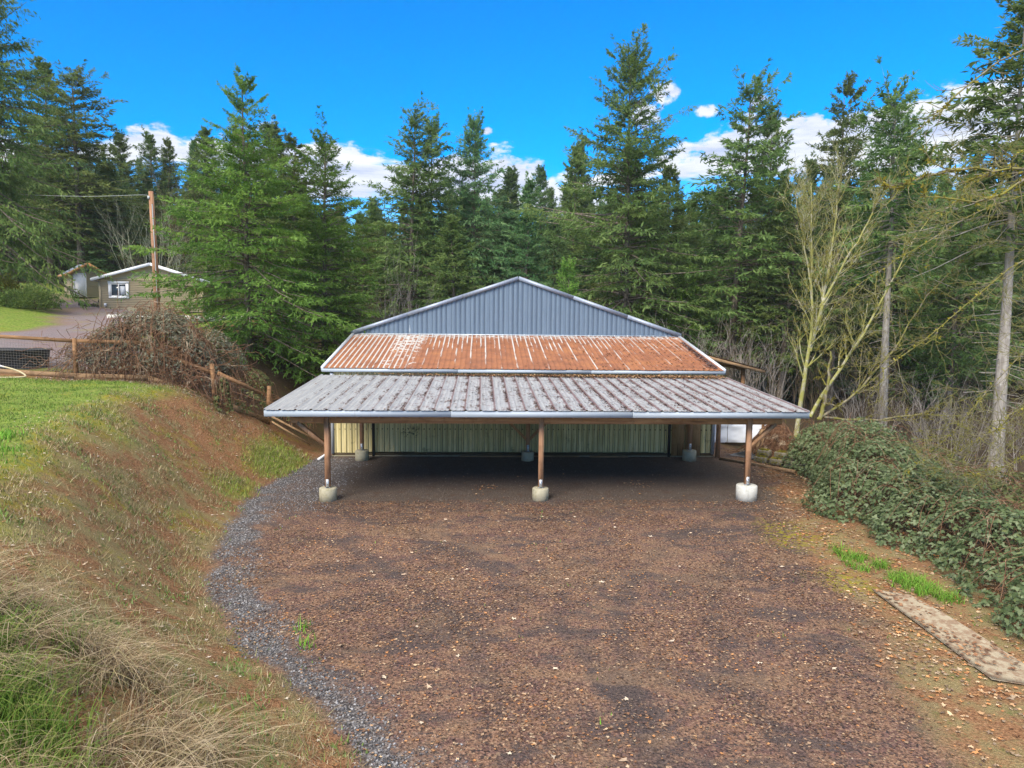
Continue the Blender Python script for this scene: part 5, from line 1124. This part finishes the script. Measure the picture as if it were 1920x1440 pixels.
# ---------------------------------------------------------------- grass, weeds, leaves and stones
def blades(n, x, y, hmin, hmax, wd, cols, lean=.5, seg=1, leanv=None, name='grass', curl=0.0):
    n = len(x); g = G(); a = rng.uniform(0, 2*pi, n); H = rng.uniform(hmin, hmax, n); ln_ = rng.uniform(.1, 1, n)*lean; z = zat(x, y); d = np.stack([np.cos(a), np.sin(a)], 1)*ln_[:, None]
    if leanv is not None: d = d*.8+leanv*ln_[:, None]
    side = np.stack([-np.sin(a), np.cos(a), np.zeros(n)], 1)*(wd*rng.uniform(.6, 1.3, n)/2)[:, None]; c = np.asarray(cols)[rng.integers(0, len(cols), n)]*rng.uniform(.75, 1.25, (n, 1)); B = np.stack([x, y, z-.01], 1)
    if seg == 1:
        tip = B+np.concatenate([d*H[:, None], H[:, None]], 1); v = np.stack([B-side, B+side, tip], 1).reshape(-1, 3); g.add(v, np.arange(n*3).reshape(n, 3), None, np.repeat(c, 3, 0))
    else:
        K = seg+1; s_ = np.linspace(0, 1, K)[None, :, None]; fall = 1-curl*s_**2; off = np.concatenate([d[:, None]*H[:, None, None]*(s_**1.6), H[:, None, None]*s_*fall*np.ones((n, 1, 1))], -1)
        ctr = B[:, None]+off; wv = side[:, None]*(1-.9*s_); v = np.stack([ctr-wv, ctr+wv], 2).reshape(-1, 3); b0 = (np.arange(n)*K*2)[:, None]+(np.arange(K-1)*2)[None]; g.add(v, None, np.stack([b0, b0+1, b0+3, b0+2], -1).reshape(-1, 4), np.repeat(c, K*2, 0))
    o = g.build(name, 'grass_blade'); o['kind'] = 'stuff'; return o
GREEN = [(.10, .19, .025), (.15, .24, .035), (.19, .25, .05), (.07, .14, .02), (.24, .25, .08)]
VIVID = [(.09, .24, .02), (.14, .32, .03), (.20, .38, .05)]
DRY = [(.36, .29, .17), (.27, .20, .11), (.44, .37, .25), (.20, .15, .09), (.33, .31, .16)]
x, y = scatter(150000, -24, -7, 6, 25.5, lambda x, y: sstep(1.3, -.8, x-crest_x(y)+(fbm(x, y, 1.1, 4, 31)-.5)*2)*sstep(25.2, 24.0, y)*(.25+.75*sstep(.35, .6, fbm(x, y, 1.3, 3, 61))))
blades(0, x, y, .03, .09, .022, GREEN, .8, name='lawn_grass')
x, y = scatter(5200, -13, -9, 10, 15, lambda x, y: sstep(.56, .68, fbm(x, y, .9, 2, 71))*sstep(.4, -.5, x-crest_x(y)))
blades(0, x, y, .12, .28, .022, VIVID, .8, 2, name='lawn_tuft_grass', curl=.3)
x, y = scatter(150000, -14, -3, 5, 26, lambda x, y: sstep(.2, -.5, x-foot_x(y))*sstep(-.8, .6, x-crest_x(y))*(.1+.9*sstep(.42, .60, fbm(x, y, 1.3, 4, 81))))
blades(0, x, y, .03, .12, .015, DRY+[(.16, .19, .05), (.13, .15, .05)], 1.9, name='dry_bank_grass')
x, y = scatter(60000, -13, -2, 6, 26, lambda x, y: sstep(.3, -.3, x-foot_x(y))*sstep(.60, .72, fbm(x, y, 2.1, 3, 83)))
blades(0, x, y, .03, .10, .03, [(.14, .22, .05), (.20, .27, .10), (.12, .18, .04)], 1.2, name='bank_weeds')
x, y = scatter(9000, -10.5, -7.9, 18.5, 26, lambda x, y: np.maximum(sstep(1.4, .4, np.hypot((x+8.9)/.9, (y-24)/1.8)), .6*sstep(1.2, .3, np.hypot((x+9)/.7, (y-20.3)/1.2))))
blades(0, x, y, .05, .18, .022, [(.22, .29, .05), (.28, .30, .08), (.15, .24, .03)], 1.0, name='bank_foot_grass')
# long bleached grass at the lower left
tx, ty = [], []
for k in range(410):
    a = rng.uniform(-8.6, -3.4); b = rng.uniform(4.0, 9.4)
    lim = np.interp(a, [-8.6, -7.7, -6.8, -6.0, -4.8, -3.4], [8.9, 8.5, 8.2, 8.3, 7.6, 6.0])+rng.normal(0, .15)      # upper end of the bleached clumps, by x
    if b > lim or a > foot_x(b)-.35 or vnoise(a*1.3, b*1.3, 5) < .27: continue
    m_ = 46; q = np.abs(rng.normal(0, .5)); tx.append(a+rng.normal(0, .07, m_)); ty.append(b+rng.normal(0, .07, m_))
tx = np.concatenate(tx); ty = np.concatenate(ty)
blades(0, tx, ty, .18, .80, .011, [(.42, .33, .21), (.33, .25, .15), (.52, .43, .30), (.20, .14, .09), (.33, .29, .15), (.15, .11, .07)], 1.7, 5, np.array([.62, -.15]), 'bleached_long_grass', .62)
k = rng.random(len(tx)) < .35; k &= (fbm(tx, ty, .8, 2, 15)-.25*(tx+6.2) > .62)
blades(0, tx[k], ty[k], .25, .6, .016, VIVID+GREEN, .9, 4, None, 'long_green_grass', .4)
gx_ = np.concatenate([rng.normal(a, s_, m_) for a, b, s_, m_ in ((-6.4, 6.6, .2, 700), (-5.9, 6.3, .18, 420), (-6.9, 7.3, .15, 300), (-5.4, 5.7, .2, 350))])
gy_2 = np.concatenate([rng.normal(b, s_, m_) for a, b, s_, m_ in ((-6.4, 6.6, .2, 700), (-5.9, 6.3, .18, 420), (-6.9, 7.3, .15, 300), (-5.4, 5.7, .2, 350))])
blades(0, gx_, gy_2, .3, .75, .014, GREEN+[(.12, .22, .03)], 1.0, 5, None, 'green_clump_grass', .45)
# bright grass beside the plywood sheet
x, y = scatter(16000, 6.0, 8.2, 11.8, 15.6, lambda x, y: sstep(.28, .46, fbm(x, y, 3.0, 3, 55))*np.maximum.reduce([sstep(1.1, .5, np.hypot((x-7.05)/.46, (y-12.95)/.75)), sstep(1.1, .5, np.hypot((x-6.75)/.5, (y-14.2)/.62)), .7*sstep(1.1, .4, np.hypot((x-7.3)/.3, (y-12.3)/.35)), .5*sstep(1.1, .4, np.hypot((x-6.6)/.3, (y-15.0)/.4))]))
blades(0, x, y, .08, .34, .016, VIVID+GREEN[:3], 1.2, 3, None, 'bright_grass', .45)
x, y = scatter(4200, -7, 8, 7, 19, lambda x, y: sstep(.70, .76, fbm(x, y, 1.9, 3, 19))*sstep(-.1, .3, x-foot_x(y)))
blades(0, x, y, .03, .09, .02, GREEN+VIVID, 1.0, name='yard_weeds')
x, y = scatter(1900, -5.4, -3.9, 9.6, 12.2, lambda x, y: np.maximum(sstep(1, .3, np.hypot((x+4.75)/.22, (y-11.35)/.3)), sstep(1, .3, np.hypot((x+4.5)/.22, (y-10.75)/.3))))
blades(0, x, y, .06, .18, .016, VIVID, 1.0, 2, name='yard_tuft_grass')
# coarse gravel along the left rim of the yard
def stones(n, x, y, smin, smax, cols, name):
    n = len(x); base = np.array([[1, 0, 0], [-1, 0, 0], [0, 1, 0], [0, -1, 0], [0, 0, 1], [0, 0, -1]], float); f = np.array([[0, 2, 4], [2, 1, 4], [1, 3, 4], [3, 0, 4], [2, 0, 5], [1, 2, 5], [3, 1, 5], [0, 3, 5]])
    S = rng.uniform(smin, smax, (n, 1, 1))*rng.uniform(.6, 1.25, (n, 6, 1)); a = rng.uniform(0, 2*pi, n); ca, sa = np.cos(a)[:, None], np.sin(a)[:, None]; v = base[None]*S*np.array([1, .8, .6]); vx = v[..., 0]*ca-v[..., 1]*sa; vy = v[..., 0]*sa+v[..., 1]*ca
    tl = rng.normal(0, .35, (n, 1)); vz = v[..., 2]+vx*tl; V = np.stack([vx+x[:, None], vy+y[:, None], vz+zat(x, y)[:, None]+smin*.25], -1).reshape(-1, 3); F = (f[None]+(np.arange(n)*6)[:, None, None]).reshape(-1, 3); c = np.repeat(np.asarray(cols)[rng.integers(0, len(cols), n)]*rng.uniform(.7, 1.3, (n, 1)), 6, 0)
    o = G().add(V, F, None, c).build(name, 'stone_chip'); o['kind'] = 'stuff'
GREY = [(.10, .098, .11), (.17, .168, .18), (.24, .238, .25), (.06, .058, .062), (.13, .12, .12)]
def left_edge(x, y): return masks(x, y)[1]
x, y = scatter(75000, -9.2, -1.5, 6, 26, left_edge); stones(0, x, y, .012, .034, GREY, 'coarse_grey_gravel')
x, y = scatter(36000, -8.5, 9, 6.5, 26, lambda x, y: masks(x, y)[0]*.55*(y > 6)); stones(0, x, y, .006, .018, [(.05, .042, .045), (.12, .085, .075), (.20, .16, .14), (.032, .03, .033), (.30, .24, .18)], 'crushed_rock')
def fallen(name, x, y, smin, smax, cols):
    n = len(x); K = 10; a = np.arange(K)*2*pi/K; rad = np.where(np.arange(K) % 2 == 0, 1.0, .48)[None]*rng.uniform(.65, 1.15, (n, K)); ph = rng.uniform(0, 2*pi, (n, 1)); s_ = rng.uniform(smin, smax, (n, 1))/2
    X = np.cos(a+ph)*rad*s_; Y = np.sin(a+ph)*rad*s_*rng.uniform(.6, 1, (n, 1)); Z = np.abs(rng.normal(0, .22, (n, K)))*s_+.012; C0 = np.stack([x, y, zat(x, y)], 1)
    V = np.concatenate([np.stack([X, Y, Z], -1)+C0[:, None], (C0+[0, 0, .012])[:, None]], 1).reshape(-1, 3); i = np.arange(K); f = np.stack([i, (i+1) % K, np.full(K, K)], 1); F = (f[None]+(np.arange(n)*(K+1))[:, None, None]).reshape(-1, 3)
    c = np.repeat(np.asarray(cols)[rng.integers(0, len(cols), n)]*rng.uniform(.75, 1.25, (n, 1)), K+1, 0); o = G().add(V, F, None, c).build(name, 'fallen_leaf'); o['kind'] = 'stuff'
LEAF = [(.36, .19, .085), (.42, .26, .14), (.28, .12, .05), (.50, .36, .23), (.20, .10, .05), (.46, .22, .09)]
x, y = scatter(24000, -6.5, 8, 6.5, 19.5, lambda x, y: masks(x, y)[0]*(.10+.6*sstep(.46, .64, fbm(x, y, 1.1, 3, 23)))); fallen('fallen_leaves', x, y, .02, .075, LEAF+[(.38, .29, .20), (.20, .13, .09), (.15, .09, .06)])
x, y = scatter(110000, -7.5, 8, 6.0, 19.6, lambda x, y: masks(x, y)[0]*(.12+.88*sstep(.40, .60, fbm(x, y, .8, 4, 123)))*.75)
litter('leaf_mat', x, y, lambda a, b: zat(a, b)-.004, [(.15, .085, .056), (.21, .13, .085), (.09, .05, .038), (.28, .19, .125), (.17, .09, .05), (.11, .07, .062), (.06, .04, .036)], .025, .065)
x, y = scatter(60, -6, 6.5, 7.5, 18.5, lambda x, y: masks(x, y)[0]); fallen('pale_fallen_leaves', x, y, .09, .15, [(.50, .42, .33), (.44, .33, .24)])
x, y = scatter(1800, -3, 4.5, 19.3, 24, lambda x, y: np.maximum(sstep(1, .3, np.hypot((x+1.6)/.7, (y-21.2)/.55)), .6*sstep(1, .3, np.hypot((x-3.4)/.8, (y-21.6)/.6)))+.02); fallen('leaves_under_roof', x, y, .05, .11, LEAF)
x, y = scatter(17000, 4.4, 11, 7, 25, lambda x, y: sstep(-.9, .5, x-padr_x(y))*(.35+.65*sstep(.42, .58, fbm(x, y, 1.2, 3, 29)))); fallen('leaf_litter_verge', x, y, .05, .12, LEAF+[(.33, .25, .17), (.24, .17, .11), (.20, .14, .10), (.28, .21, .15), (.16, .11, .08)])
x, y = scatter(5200, -13, -3, 7, 26, lambda x, y: sstep(0.2, -.4, x-foot_x(y))*.5); fallen('bank_leaf_litter', x, y, .03, .09, [(.46, .38, .29), (.38, .27, .17), (.30, .15, .07), (.55, .49, .42)])
x, y = scatter(4200, -17.5, -10, 23.3, 25.4, lambda x, y: np.exp(-((y-24.75)/.35)**2)); fallen('fence_leaf_litter', x, y, .04, .10, [(.34, .22, .16), (.26, .16, .12), (.46, .40, .36), (.18, .11, .08)])
x, y = scatter(5200, 11.5, 24, 12, 30, lambda x, y: .6+0*x); fallen('hollow_leaf_litter', x, y, .06, .14, [(.28, .15, .08), (.20, .11, .06), (.34, .22, .13)])
# leaves on the plywood sheet
m_ = 420; u = rng.random(m_); v_ = rng.random(m_); k = fbm(u*2.2, v_*6, 1.2, 3, 3) > .46; u, v_ = u[k], v_[k]
xy = P00+u[:, None]*(P10-P00)+v_[:, None]*(P01-P00); xy[:, 0] += u*v_*.35; zs = zat(xy[:, 0], xy[:, 1])
zfun = lambda x, y: .5*zat(x, y)+.5*zz0+.065
zz0 = float(zat(6.2, 10.8)); litter('plywood_leaf_litter', xy[:, 0], xy[:, 1], zfun, [(.22, .11, .06), (.30, .17, .09), (.14, .08, .05)], .05, .10)
# ---------------------------------------------------------------- thin winter air
hz = bpy.data.materials.new('air'); hz.use_nodes = True; hz.node_tree.nodes.clear(); t = T(hz.node_tree)
v = t.node('ShaderNodeVolumePrincipled', {'Color': (0.80, 0.88, 0.93), 'Density': 0.0003, 'Anisotropy': 0.2})
n = hz.node_tree.nodes.new('ShaderNodeOutputMaterial'); hz.node_tree.links.new(v.outputs[0], n.inputs['Volume']); MATS['air'] = hz
tag(G().box((0, 270, 12), (1320, 1100, 50)).build('haze', 'air'), kind='stuff')
